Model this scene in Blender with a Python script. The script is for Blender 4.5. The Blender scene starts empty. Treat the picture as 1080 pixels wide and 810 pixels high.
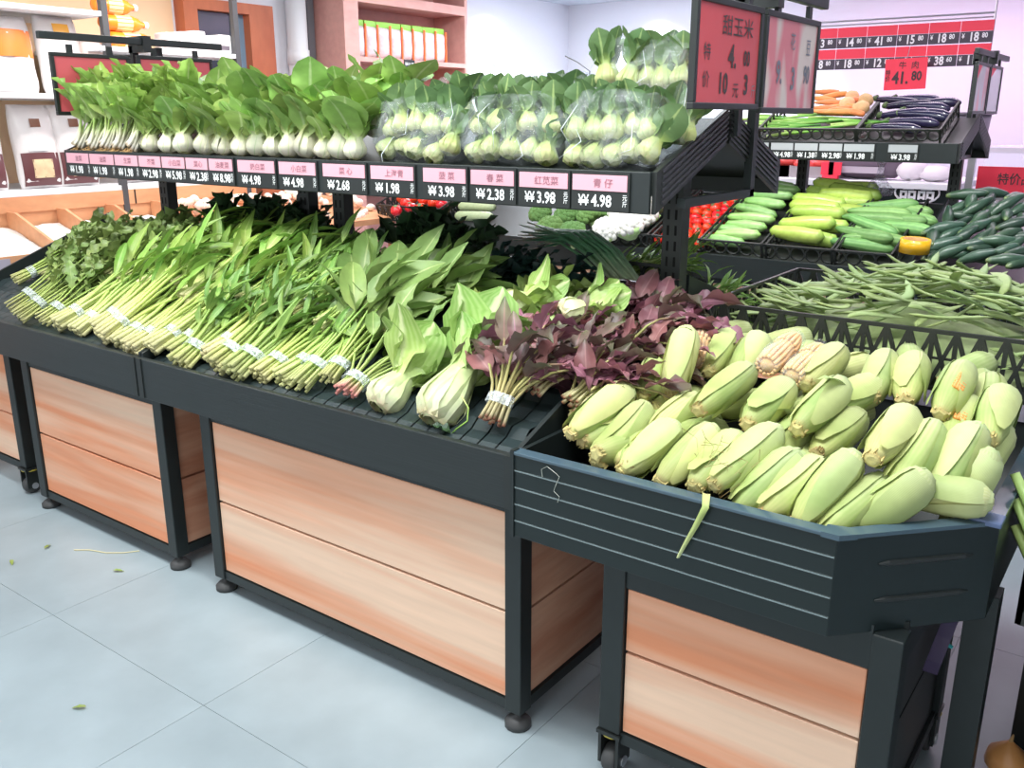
import bpy, math, random
from math import sin, cos, pi, radians, sqrt
from mathutils import Vector, Matrix, Quaternion, Euler
S = bpy.context.scene
COL = S.collection
R = random.Random(7)

# ------------------------------------------------------------------ camera, world, lights, exposure
F_PX, YAW, PITCH, CAM_H = 960.0, radians(36.4), radians(16.3), 1.55
cd = bpy.data.cameras.new('camera'); cd.sensor_width = 36.0; cd.lens = F_PX / 1080 * 36.0
cd.clip_start = 0.05; cd.clip_end = 60
cam = bpy.data.objects.new('camera', cd); COL.objects.link(cam)
cam.location = (0, 0, CAM_H); cam.rotation_euler = (pi/2 - PITCH, 0, YAW)
S.camera = cam
vs = S.view_settings
vs.view_transform = 'Standard'; vs.look = 'None'; vs.gamma = 1.0; vs.use_curve_mapping = False
vs.exposure = 0.48
W = bpy.data.worlds.new('world'); S.world = W; W.use_nodes = True
W.node_tree.nodes['Background'].inputs[0].default_value = (0.93, 0.97, 1.0, 1)
W.node_tree.nodes['Background'].inputs[1].default_value = 0.95

def area(name, loc, size, power, color, rot=(0,0,0), spread=180):
    l = bpy.data.lights.new(name, 'AREA'); l.shape = 'RECTANGLE'; l.size, l.size_y = size
    l.energy = power; l.color = color; l.spread = radians(spread)
    o = bpy.data.objects.new(name, l); COL.objects.link(o); o.location = loc; o.rotation_euler = rot
    return o
def spot(name, loc, target, power, color, angle=70, blend=0.6, rad=0.06):
    l = bpy.data.lights.new(name, 'SPOT'); l.energy = power; l.color = color
    l.spot_size = radians(angle); l.spot_blend = blend; l.shadow_soft_size = rad
    o = bpy.data.objects.new(name, l); COL.objects.link(o); o.location = loc
    o.rotation_euler = (Vector(target) - Vector(loc)).to_track_quat('-Z', 'Y').to_euler()
    return o
CEIL = 2.84
WARM, COOL, PINK = (1, .95, .88), (.92, .97, 1), (1, .80, .93)
# ceiling lamps over the aisles and the produce stands
area('ceiling_lamp_light', (-2.4, .9, CEIL-.03), (3.6, .5), 62, COOL)
area('ceiling_lamp_light', (-.6, 1.5, CEIL-.03), (1.2, .5), 26, COOL)
area('ceiling_lamp_light', (-2.2, 3.9, CEIL-.03), (5.6, .4), 64, COOL)
area('ceiling_lamp_light', (-5.0, 3.4, CEIL-.03), (.4, 3.0), 34, (1,.96,.93))
area('ceiling_lamp_light', (-2.0, 6.4, CEIL-.03), (4.0, .4), 36, (1,.86,.97))
area('ceiling_lamp_light', (-4.9, 7.2, CEIL-.03), (.4, 3.0), 70, COOL)
area('ceiling_lamp_light', (-1.6, 8.6, CEIL-.03), (3.4, .4), 46, (1,.66,.92))
for x in (-3.5, -2.6, -1.8):
    spot('track_lamp_light', (x, 1.35, CEIL-.12), (x, 2.15, 1.2), 42, (1,.98,.94), 70)
spot('track_lamp_light', (-.7, 1.1, CEIL-.12), (-.7, 2.1, .9), 30, (1,.98,.94), 62)
for x in (-2.3, -1.2, -.3):
    spot('track_lamp_light', (x, 4.35, CEIL-.12), (x, 5.3, 1.0), 52, (1,.98,.97), 66)
for y in (2.9, 3.9):
    spot('track_lamp_light', (-4.9, y, CEIL-.12), (-6.0, y, 1.4), 20, (1,.96,.93), 80)
for (x, y, tx, ty) in ((-5.9, 8.25, -6.35, 8.25), (-5.2, 9.45, -5.2, 9.8), (-3.9, 9.45, -3.9, 9.8)):
    spot('downlight_light', (x, y, CEIL-.05), (tx, ty, 1.9), 135, (.95,.97,1), 84, .5)

# ------------------------------------------------------------------ pixel -> world helper (photo frame 1080x810)
_fw = Vector((-sin(YAW)*cos(PITCH), cos(YAW)*cos(PITCH), -sin(PITCH)))
_rt = Vector((cos(YAW), sin(YAW), 0)); _up = _rt.cross(_fw)
_C = Vector((0, 0, CAM_H))
def ray(x, y): return _fw*F_PX + _rt*(x-540) + _up*(405-y)
def at_y(x, y, Y): d = ray(x, y); return _C + d*(Y/d.y)
def at_x(x, y, X): d = ray(x, y); return _C + d*(X/d.x)
def at_z(x, y, Z): d = ray(x, y); return _C + d*((Z-CAM_H)/d.z)
def at_slope(x, y, y0, z0, k):          # point on the tilted plane z = z0 + k*(Y-y0)
    d = ray(x, y); t = (z0 - k*y0 - CAM_H)/(d.z - k*d.y); return _C + d*t

# ------------------------------------------------------------------ materials
MATS = {}
def new_mat(name):
    m = bpy.data.materials.new(name); m.use_nodes = True; MATS[name] = m
    nt = m.node_tree; b = nt.nodes['Principled BSDF']
    return m, nt, b
def mat(name, col, rough=.5, metal=0, noise=0, scale=8, bump=0, bscale=60, spec=.5, stretch=None, emit=None, estr=1, alpha=None, rnd=0):
    if name in MATS: return MATS[name]
    m, nt, b = new_mat(name)
    b.inputs['Base Color'].default_value = (*col, 1); b.inputs['Roughness'].default_value = rough
    b.inputs['Metallic'].default_value = metal; b.inputs['Specular IOR Level'].default_value = spec
    N, L = nt.nodes, nt.links
    src = None
    if noise or bump:
        tc = N.new('ShaderNodeTexCoord'); mp = N.new('ShaderNodeMapping'); L.new(tc.outputs['Object'], mp.inputs[0])
        if stretch: mp.inputs['Scale'].default_value = stretch
    if noise:
        n = N.new('ShaderNodeTexNoise'); n.inputs['Scale'].default_value = scale; n.inputs['Detail'].default_value = 5
        L.new(mp.outputs[0], n.inputs['Vector'])
        mx = N.new('ShaderNodeMix'); mx.data_type = 'RGBA'
        mx.inputs[6].default_value = (*[c*(1-noise) for c in col], 1); mx.inputs[7].default_value = (*[min(1, c*(1+noise)) for c in col], 1)
        L.new(n.outputs[0], mx.inputs[0]); src = mx.outputs[2]
    if rnd:
        oi = N.new('ShaderNodeObjectInfo'); mr = N.new('ShaderNodeMapRange'); mr.inputs[3].default_value = 1-rnd; mr.inputs[4].default_value = 1+rnd
        L.new(oi.outputs['Random'], mr.inputs[0])
        hs = N.new('ShaderNodeHueSaturation'); L.new(mr.outputs[0], hs.inputs['Value'])
        if src: L.new(src, hs.inputs['Color'])
        else: hs.inputs['Color'].default_value = (*col, 1)
        src = hs.outputs[0]
    if src: L.new(src, b.inputs['Base Color'])
    if bump:
        n2 = N.new('ShaderNodeTexNoise'); n2.inputs['Scale'].default_value = bscale; n2.inputs['Detail'].default_value = 3
        L.new(mp.outputs[0], n2.inputs['Vector'])
        bp = N.new('ShaderNodeBump'); bp.inputs['Strength'].default_value = bump; bp.inputs['Distance'].default_value = .01
        L.new(n2.outputs[0], bp.inputs['Height']); L.new(bp.outputs[0], b.inputs['Normal'])
    if emit:
        b.inputs['Emission Color'].default_value = (*emit, 1); b.inputs['Emission Strength'].default_value = estr
    return m
def srgb(r, g, b):
    f = lambda c: ((c/255+.055)/1.055)**2.4 if c > 10 else c/255/12.92
    return (f(r), f(g), f(b))

def plantmat(name, stops, vein=None, veinw=.10, rnd=.18, rough=.42, trans=.22, hue=.012, noise=.25, nscale=40, stripe=None, sheen=.4):
    """stops: (t, colour) along the growing direction stored in attribute t; v is the position across."""
    m, nt, b = new_mat(name); N, L = nt.nodes, nt.links
    at = N.new('ShaderNodeAttribute'); at.attribute_name = 't'
    cr = N.new('ShaderNodeValToRGB'); L.new(at.outputs['Fac'], cr.inputs[0])
    els = cr.color_ramp.elements
    while len(els) < len(stops): els.new(.5)
    for e, (p, c) in zip(els, stops): e.position = p; e.color = (*c, 1)
    src = cr.outputs[0]
    av = N.new('ShaderNodeAttribute'); av.attribute_name = 'v'
    if vein:
        ab = N.new('ShaderNodeMath'); ab.operation = 'ABSOLUTE'; L.new(av.outputs['Fac'], ab.inputs[0])
        mr = N.new('ShaderNodeMapRange'); mr.inputs[1].default_value = veinw*.3; mr.inputs[2].default_value = veinw
        mr.inputs[3].default_value = .8; mr.inputs[4].default_value = 0; L.new(ab.outputs[0], mr.inputs[0])
        mx = N.new('ShaderNodeMix'); mx.data_type = 'RGBA'; mx.inputs[7].default_value = (*vein, 1)
        L.new(mr.outputs[0], mx.inputs[0]); L.new(src, mx.inputs[6]); src = mx.outputs[2]
    if stripe:
        sn = N.new('ShaderNodeMath'); sn.operation = 'SINE'; ml = N.new('ShaderNodeMath'); ml.operation = 'MULTIPLY'
        ml.inputs[1].default_value = stripe[1]; L.new(av.outputs['Fac'], ml.inputs[0]); L.new(ml.outputs[0], sn.inputs[0])
        mr2 = N.new('ShaderNodeMapRange'); mr2.inputs[1].default_value = -1; mr2.inputs[4].default_value = stripe[2]; L.new(sn.outputs[0], mr2.inputs[0])
        mx = N.new('ShaderNodeMix'); mx.data_type = 'RGBA'; mx.inputs[7].default_value = (*stripe[0], 1)
        L.new(mr2.outputs[0], mx.inputs[0]); L.new(src, mx.inputs[6]); src = mx.outputs[2]
    tc = N.new('ShaderNodeTexCoord'); n = N.new('ShaderNodeTexNoise'); n.inputs['Scale'].default_value = nscale
    L.new(tc.outputs['Object'], n.inputs['Vector'])
    oi = N.new('ShaderNodeObjectInfo')
    mrv = N.new('ShaderNodeMapRange'); mrv.inputs[3].default_value = 1-rnd; mrv.inputs[4].default_value = 1+rnd; L.new(oi.outputs['Random'], mrv.inputs[0])
    mrn = N.new('ShaderNodeMapRange'); mrn.inputs[3].default_value = 1-noise; mrn.inputs[4].default_value = 1+noise; L.new(n.outputs[0], mrn.inputs[0])
    mul = N.new('ShaderNodeMath'); mul.operation = 'MULTIPLY'; L.new(mrv.outputs[0], mul.inputs[0]); L.new(mrn.outputs[0], mul.inputs[1])
    hs = N.new('ShaderNodeHueSaturation'); L.new(src, hs.inputs['Color']); L.new(mul.outputs[0], hs.inputs['Value'])
    mrh = N.new('ShaderNodeMapRange'); mrh.inputs[3].default_value = .5-hue; mrh.inputs[4].default_value = .5+hue
    mo = N.new('ShaderNodeMath'); mo.operation = 'FRACT'; m10 = N.new('ShaderNodeMath'); m10.operation = 'MULTIPLY'; m10.inputs[1].default_value = 17.3
    L.new(oi.outputs['Random'], m10.inputs[0]); L.new(m10.outputs[0], mo.inputs[0]); L.new(mo.outputs[0], mrh.inputs[0]); L.new(mrh.outputs[0], hs.inputs['Hue'])
    L.new(hs.outputs[0], b.inputs['Base Color']); b.inputs['Roughness'].default_value = rough; b.inputs['Specular IOR Level'].default_value = sheen
    if trans:
        tr = N.new('ShaderNodeBsdfTranslucent'); L.new(hs.outputs[0], tr.inputs[0])
        ms = N.new('ShaderNodeMixShader'); ms.inputs[0].default_value = trans
        L.new(b.outputs[0], ms.inputs[1]); L.new(tr.outputs[0], ms.inputs[2]); L.new(ms.outputs[0], N['Material Output'].inputs[0])
    return m

def film_mat(name, amount=.22, tint=(.93,.98,1), rough=.12, nscale=28):
    m, nt, b = new_mat(name); N, L = nt.nodes, nt.links
    b.inputs['Base Color'].default_value = (*tint, 1); b.inputs['Roughness'].default_value = rough; b.inputs['Specular IOR Level'].default_value = 1.0
    tc = N.new('ShaderNodeTexCoord'); n = N.new('ShaderNodeTexNoise'); n.inputs['Scale'].default_value = nscale; n.inputs['Detail'].default_value = 4
    n.inputs['Distortion'].default_value = 1.2
    L.new(tc.outputs['Object'], n.inputs['Vector'])
    bp = N.new('ShaderNodeBump'); bp.inputs['Strength'].default_value = .9; bp.inputs['Distance'].default_value = .02
    L.new(n.outputs[0], bp.inputs['Height']); L.new(bp.outputs[0], b.inputs['Normal'])
    mr = N.new('ShaderNodeMapRange'); mr.inputs[1].default_value = .4; mr.inputs[2].default_value = .75; mr.inputs[3].default_value = amount*.35; mr.inputs[4].default_value = amount*1.6  # uneven whitish opacity paints the highlights of the film
    L.new(n.outputs[0], mr.inputs[0])
    tr = N.new('ShaderNodeBsdfTransparent'); tr.inputs[0].default_value = (.97,.99,1,1)
    ms = N.new('ShaderNodeMixShader'); L.new(mr.outputs[0], ms.inputs[0]); L.new(tr.outputs[0], ms.inputs[1]); L.new(b.outputs[0], ms.inputs[2])
    L.new(ms.outputs[0], N['Material Output'].inputs[0])
    return m

M_BLACK = mat('black_metal', (.013,.018,.018), .42, noise=.15, scale=30, spec=.5)
M_BLACK2 = mat('black_plastic', (.016,.019,.018), .38, spec=.5)
M_GREENBLK = mat('green_black_plastic', (.014,.032,.030), .4, spec=.5)
M_RIBBED = mat('ribbed_black', (.015,.020,.020), .4, noise=.45, scale=10, stretch=(.3,.3,26), bump=.12, bscale=14)
M_EDGE = mat('bright_metal_edge', (.30,.36,.36), .25, metal=.6)
M_RIM = mat('glossy_rim', (.06,.10,.13), .16, spec=.8)
M_STEEL = mat('brushed_steel', (.62,.63,.66), .3, metal=.8)
M_RUBBER = mat('grey_rubber', (.05,.05,.05), .6)
M_WHITE = mat('white_paint', (.82,.83,.86), .6)
M_PINKCARD = mat('pink_card', srgb(216,160,172), .45)
M_DIGIT = mat('white_digits', (.85,.87,.86), .5)
M_INK = mat('dark_ink', (.06,.035,.04), .6)
M_REDCARD = mat('red_card', srgb(206,92,98), .35)  # muted red, with haze and reflection mixed into the colour
M_REDRAIL = mat('red_rail', srgb(250,60,84), .45)
M_CRATE = mat('crate_plastic', (.020,.022,.019), .45)
M_DKGREEN = mat('dark_green_panel', (.007,.014,.014), .35)

def wood_mat(name, light, dark, axis_scale, thr=.5, contrast=1.0):
    m, nt, b = new_mat(name); N, L = nt.nodes, nt.links
    tc = N.new('ShaderNodeTexCoord'); mp = N.new('ShaderNodeMapping'); mp.inputs['Scale'].default_value = axis_scale
    oi = N.new('ShaderNodeObjectInfo'); ad = N.new('ShaderNodeVectorMath'); ad.operation = 'ADD'
    sc = N.new('ShaderNodeVectorMath'); sc.operation = 'SCALE'; sc.inputs['Scale'].default_value = 7.0
    L.new(oi.outputs['Location'], sc.inputs[0]); L.new(tc.outputs['Object'], mp.inputs[0]); L.new(mp.outputs[0], ad.inputs[0]); L.new(sc.outputs[0], ad.inputs[1])
    n = N.new('ShaderNodeTexNoise'); n.inputs['Scale'].default_value = 1.3; n.inputs['Detail'].default_value = 4; n.inputs['Distortion'].default_value = .35
    n2 = N.new('ShaderNodeTexNoise'); n2.inputs['Scale'].default_value = 11; n2.inputs['Detail'].default_value = 5
    L.new(ad.outputs[0], n.inputs['Vector']); L.new(ad.outputs[0], n2.inputs['Vector'])
    cr = N.new('ShaderNodeValToRGB'); cr.color_ramp.elements[0].position = thr-.12*contrast; cr.color_ramp.elements[0].color = (*dark, 1)
    cr.color_ramp.elements[1].position = thr+.12*contrast; cr.color_ramp.elements[1].color = (*light, 1)
    L.new(n.outputs[0], cr.inputs[0])
    mx = N.new('ShaderNodeMix'); mx.data_type = 'RGBA'; mx.blend_type = 'MULTIPLY'; mx.inputs[0].default_value = .4
    mr = N.new('ShaderNodeMapRange'); mr.inputs[3].default_value = .62; mr.inputs[4].default_value = 1.3
    L.new(n2.outputs[0], mr.inputs[0]); L.new(cr.outputs[0], mx.inputs[6]); L.new(mr.outputs[0], mx.inputs[7])
    L.new(mx.outputs[2], b.inputs['Base Color']); b.inputs['Roughness'].default_value = .48; b.inputs['Specular IOR Level'].default_value = .35
    return m
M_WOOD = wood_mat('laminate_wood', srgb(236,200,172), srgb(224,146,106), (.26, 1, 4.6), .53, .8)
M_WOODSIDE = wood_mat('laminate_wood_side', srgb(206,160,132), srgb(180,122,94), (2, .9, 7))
M_BINWOOD = wood_mat('bin_wood', srgb(222,166,124), srgb(204,140,100), (2.5, 1.2, 3))
M_REDWOOD = wood_mat('door_wood', srgb(196,112,76), srgb(176,92,62), (2, 2, .8))
M_PINKWOOD = wood_mat('pink_wood', srgb(222,170,160), srgb(206,150,142), (2, .9, 2))

# ------------------------------------------------------------------ mesh building
class MB:
    def __init__(s): s.v = []; s.f = []; s.t = []; s.w = []
    def vert(s, p, t=0., w=0.): s.v.append(tuple(p)); s.t.append(t); s.w.append(w); return len(s.v)-1
    def box(s, x0, x1, y0, y1, z0, z1, M=None):
        n = len(s.v)
        for x, y, z in ((x0,y0,z0),(x1,y0,z0),(x1,y1,z0),(x0,y1,z0),(x0,y0,z1),(x1,y0,z1),(x1,y1,z1),(x0,y1,z1)):
            p = Vector((x,y,z)); s.vert(M @ p if M else p)
        for f in ((0,3,2,1),(4,5,6,7),(0,1,5,4),(1,2,6,5),(2,3,7,6),(3,0,4,7)): s.f.append([n+i for i in f])
        return s
    def prism(s, poly, a, b):                   # polygon of Vectors extruded from a to b offsets
        n = len(s.v); k = len(poly); a = Vector(a); b = Vector(b)
        for p in poly: s.vert(Vector(p)+a)
        for p in poly: s.vert(Vector(p)+b)
        s.f.append([n+i for i in range(k)][::-1]); s.f.append([n+k+i for i in range(k)])
        for i in range(k): j = (i+1) % k; s.f.append([n+i, n+j, n+k+j, n+k+i])
        return s
    def tube(s, pts, rad, seg=6, cap=True, ts=None, flat=1.0):
        pts = [Vector(p) for p in pts]; k = len(pts); n = len(s.v)
        if not hasattr(rad, '__len__'): rad = [rad]*k
        up = Vector((0,0,1)); ref = None
        for i, p in enumerate(pts):
            d = (pts[min(i+1,k-1)] - pts[max(i-1,0)]).normalized()
            if ref is None:
                ref = d.orthogonal().normalized()
            ref = (ref - d*ref.dot(d)).normalized(); bi = d.cross(ref)
            for j in range(seg):
                a = 2*pi*j/seg
                s.vert(p + (ref*cos(a) + bi*sin(a)*flat)*rad[i], (ts[i] if ts else i/(k-1)), j/seg*2-1)
        for i in range(k-1):
            for j in range(seg):
                j2 = (j+1) % seg; s.f.append([n+i*seg+j, n+i*seg+j2, n+(i+1)*seg+j2, n+(i+1)*seg+j])
        if cap:
            s.f.append([n+j for j in range(seg)][::-1]); s.f.append([n+(k-1)*seg+j for j in range(seg)])
        return s
    def lathe(s, prof, seg=12, M=None, fn=None, ring=False):     # prof: (r, z); fn(i,phi)->radius multiplier
        n = len(s.v); k = len(prof)
        for i, (r, z) in enumerate(prof):
            for j in range(seg):
                a = 2*pi*j/seg; q = r*(fn(i/(k-1), a) if fn else 1)
                p = Vector((q*cos(a), q*sin(a), z)); s.vert(M @ p if M else p, i/(k-1), j/seg*2-1)
        for i in range(k-1):
            for j in range(seg):
                j2 = (j+1) % seg; s.f.append([n+i*seg+j, n+i*seg+j2, n+(i+1)*seg+j2, n+(i+1)*seg+j])
        if ring:
            for j in range(seg): j2 = (j+1) % seg; s.f.append([n+(k-1)*seg+j, n+(k-1)*seg+j2, n+j2, n+j])
            return s
        s.f.append([n+j for j in range(seg)][::-1]); s.f.append([n+(k-1)*seg+j for j in range(seg)])
        return s
    def ball(s, c, r, seg=8, rings=5, sc=(1,1,1), jit=0, rn=R, t=None):
        n = len(s.v); c = Vector(c)
        s.vert(c + Vector((0,0,-r*sc[2])), 0 if t is None else t)
        for i in range(1, rings):
            th = pi*i/rings
            for j in range(seg):
                a = 2*pi*j/seg; q = r*(1 + jit*(rn.random()-.5))
                s.vert(c + Vector((q*sin(th)*cos(a)*sc[0], q*sin(th)*sin(a)*sc[1], -q*cos(th)*sc[2])), i/rings if t is None else t, j/seg*2-1)
        top = s.vert(c + Vector((0,0,r*sc[2])), 1 if t is None else t)
        for j in range(seg):
            j2 = (j+1) % seg; s.f.append([n, n+1+j2, n+1+j]); s.f.append([top, n+1+(rings-2)*seg+j, n+1+(rings-2)*seg+j2])
            for i in range(rings-2):
                a = n+1+i*seg; s.f.append([a+j, a+j2, a+seg+j2, a+seg+j])
        return s
    def grid(s, nu, nv, fn):                     # fn(u,v)->(point,t,w)
        n = len(s.v)
        for i in range(nu+1):
            for j in range(nv+1):
                p, t, w = fn(i/nu, j/nv); s.vert(p, t, w)
        for i in range(nu):
            for j in range(nv):
                a = n+i*(nv+1)+j; s.f.append([a, a+1, a+nv+2, a+nv+1])
        return s
    def mesh(s, name, m=None, smooth=False):
        me = bpy.data.meshes.new(name); me.from_pydata(s.v, [], s.f)
        if m: me.materials.append(m)
        if smooth: me.polygons.foreach_set('use_smooth', [True]*len(me.polygons))
        a = me.attributes.new('t', 'FLOAT', 'POINT'); a.data.foreach_set('value', s.t)
        a = me.attributes.new('v', 'FLOAT', 'POINT'); a.data.foreach_set('value', s.w)
        me.update(); return me
def link(name, me, parent=None, loc=None, q=None, scale=None):
    o = bpy.data.objects.new(name, me); COL.objects.link(o)
    if parent: o.parent = parent
    if loc is not None: o.location = loc
    if q is not None: o.rotation_mode = 'QUATERNION'; o.rotation_quaternion = q
    if scale is not None: o.scale = scale if hasattr(scale, '__len__') else (scale,)*3
    return o
def tag(o, label=None, cat=None, group=None, kind=None):
    if label: o['label'] = label
    if cat: o['category'] = cat
    if group: o['group'] = group
    if kind: o['kind'] = kind
    return o
def thing(name, label, cat, loc=(0,0,0), group=None, q=None):
    o = bpy.data.objects.new(name, None); COL.objects.link(o); o.location = loc; o.empty_display_size = .05
    if q is not None: o.rotation_mode = 'QUATERNION'; o.rotation_quaternion = q
    return tag(o, label, cat, group)
def part(name, mb, m, parent, smooth=False, loc=None, bevel=0, q=None, kind=None):
    o = link(name, mb.mesh(name, m, smooth), parent, loc, q)
    if bevel:
        b = o.modifiers.new('bevel', 'BEVEL'); b.width = bevel; b.segments = 2; b.limit_method = 'ANGLE'
    if kind: o['kind'] = kind
    return o
def P_(o, root):                                # shift builder coordinates to the thing's origin
    return Vector(o) - Vector(root)
def aim(d, roll=0.):
    q = Vector(d).to_track_quat('Z', 'Y'); return q @ Quaternion((0,0,1), roll)
def copy_tree(o, parent=None):
    c = o.copy(); COL.objects.link(c); c.parent = parent
    for ch in o.children: copy_tree(ch, c)
    return c
ORD = ['first','second','third','fourth','fifth','sixth','seventh','eighth','ninth','tenth','eleventh','twelfth','thirteenth','fourteenth','fifteenth','sixteenth','seventeenth','eighteenth','nineteenth','twentieth']
TEXT_CACHE = {}
def text_mesh(body, m, bold=0.0):
    key = (body, m.name, bold)
    if key in TEXT_CACHE: return TEXT_CACHE[key]
    cu = bpy.data.curves.new('lettering', 'FONT'); cu.body = body; cu.size = 1; cu.align_x = 'CENTER'; cu.align_y = 'CENTER'; cu.offset = bold
    cu.resolution_u = 2
    o = bpy.data.objects.new('lettering', cu); COL.objects.link(o)
    dg = bpy.context.evaluated_depsgraph_get(); me = bpy.data.meshes.new_from_object(o.evaluated_get(dg))
    bpy.data.objects.remove(o); bpy.data.curves.remove(cu)
    me.name = 'lettering'; me.materials.clear(); me.materials.append(m); TEXT_CACHE[key] = me
    return me
def lettering(body, size, loc, face, m, parent, sx=1.0, bold=.012, name='lettering'):
    """face: '-y' readable from the front (towards -Y), '+x' readable from +X."""
    eul = {'-y': Euler((pi/2,0,0)), '+x': Euler((pi/2,0,pi/2))}[face] if isinstance(face, str) else face
    return link(name, text_mesh(body, m, bold), parent, loc, eul.to_quaternion(), (size*sx, size, size))
def part_w(name, mb, m, root, **k):             # builder in world coordinates, part in the thing's space
    l = root.location; mb.v = [(x-l.x, y-l.y, z-l.z) for x, y, z in mb.v]
    return part(name, mb, m, root, **k)
def struct(name, mb, m, label=None, parent=None):
    o = link(name, mb.mesh(name, m), parent)
    if not parent: o['kind'] = 'structure'
    if label: o['label'] = label
    return o

# ------------------------------------------------------------------ the room
M_FLOOR = mat('floor_tile', srgb(152,165,170), .38, noise=.22, scale=4.5, bump=.03, bscale=20, rnd=.02)
M_GROUT = mat('floor_grout', srgb(146,158,164), .5)
M_WALL = mat('wall_paint', (.80,.82,.88), .7)
M_CEIL = mat('ceiling_paint', (.55,.60,.68), .8)
XL, YB, XR = -6.42, 9.86, 3.2
fl = struct('floor', MB().box(XL, XR, -3.0, YB, -.06, -.004), M_GROUT, 'pale blue grey tiled floor')
tile = MB().box(-.3993, .3993, -.3993, .3993, -.012, 0).mesh('floor_tile', M_FLOOR)
for i in range(-5, 4):
    for j in range(-2, 4):
        link('floor_tile', tile, fl, (-1.96+.4+.8*i, 1.23+.4+.8*j, 0))
struct('wall_left', MB().box(XL-.08, XL, -3.0, YB, 0, CEIL), M_WALL)
struct('wall_back', MB().box(XL, XR, YB, YB+.08, 0, CEIL), M_WALL)
struct('wall_right', MB().box(XR, XR+.08, -3.0, YB, 0, CEIL), M_WALL)
struct('ceiling', MB().box(XL, XR, -.6, YB, CEIL, CEIL+.08), M_CEIL)
# glazed door in the left wall
d = link('door_1', None); d['kind'] = 'structure'; d['label'] = 'brown framed door with dark glass in the left wall'; d.location = (XL, 4.9, 0)
for nm, b in (('door_jamb', (XL, XL+.12, 5.02, 5.26, 0, 2.42)), ('door_jamb', (XL, XL+.12, 4.42, 4.54, 0, 2.42)), ('door_header', (XL, XL+.12, 4.54, 5.02, 2.34, 2.42))):
    part_w(nm, MB().box(*b), M_REDWOOD, d)
M_DARKGLASS = mat('dark_glass', (.03,.05,.07), .15, spec=.7)
M_BLUEGLASS = mat('blue_glass', (.22,.36,.50), .15, spec=.7)
part_w('door_leaf', MB().box(XL+.01, XL+.05, 4.54, 4.90, 0, 2.34), M_DARKGLASS, d)
part_w('side_pane', MB().box(XL+.01, XL+.04, 4.90, 5.02, 0, 2.34), M_BLUEGLASS, d)
part_w('glazing_bar', MB().box(XL+.03, XL+.07, 4.89, 4.915, 0, 2.34), mat('grey_bar', (.35,.38,.42), .4), d)
# drain pipe with coupling and conduit beside the door
t = thing('drain_pipe', 'white vertical drain pipe with a coupling beside the brown door frame', 'pipe', (XL+.1, 5.52, 0))
part('pipe_run', MB().tube([(0,0,0),(0,0,CEIL)], .085, 14), M_WHITE, t, True)
part('pipe_coupling', MB().tube([(0,0,1.98),(0,0,2.10)], .094, 14), M_WHITE, t, True)
t = tag(link('cable_conduit', MB().box(-.03,.03,-.035,.035,0,CEIL).mesh('cable_conduit', mat('conduit_grey', (.16,.17,.19), .5)), None, (XL+.05, 5.70, 0)), 'dark grey vertical cable conduit beside the white pipe', 'conduit')
for i, (x, y) in enumerate(((-5.9, 8.25), (-5.2, 9.45), (-3.9, 9.45))):
    t = thing('downlight', 'small round ceiling downlight, %s along the back corner' % ORD[i], 'light', (x, y, CEIL), 'downlights along the back corner')
    part('trim_ring', MB().lathe([(.06,-.012),(.075,-.012),(.075,0),(.06,0)], 14, ring=True), M_WHITE, t)
    part('lens', MB().lathe([(.001,-.006),(.058,-.006),(.058,-.002),(.001,-.002)], 14), mat('lamp_lens', (1,1,1), .4, emit=(1,1,1), estr=8), t)

# ------------------------------------------------------------------ produce stands
def caster(root, x, y, h=.12):
    fk = part_w('caster_fork', MB().box(x-.028,x-.020,y-.03,y+.03,.03,h-.02).box(x+.020,x+.028,y-.03,y+.03,.03,h-.02).box(x-.032,x+.032,y-.034,y+.034,h-.022,h-.012).tube([(x,y,h-.02),(x,y,h+.01)], .018, 8), M_BLACK2, root)
    M = Matrix.Translation((x,y,.036)) @ Matrix.Rotation(pi/2, 4, 'Y')
    wh = part_w('caster_wheel', MB().lathe([(.012,-.018),(.032,-.018),(.037,-.012),(.037,.012),(.032,.018),(.012,.018)], 16, M), M_RUBBER, root, smooth=True)
    sr = part_w('swivel_ring', MB().lathe([(.026,h-.026),(.034,h-.026),(.034,h-.021),(.026,h-.021)], 14, Matrix.Translation((x,y,0)), ring=True), mat('brass_ring', srgb(196,180,70), .35), root); sr.parent = fk
    hb = part_w('wheel_hub', MB().lathe([(.006,-.031),(.014,-.031),(.014,.031),(.006,.031)], 10, M), M_STEEL, root)
    wh.parent = fk; hb.parent = fk
def footpad(root, x, y, h=.06):
    part_w('foot_pad', MB().lathe([(.02,0),(.036,.002),(.036,.016),(.024,.028),(.010,.032),(.010,h)], 14, Matrix.Translation((x,y,0))), M_RUBBER, root, smooth=True)
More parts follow.
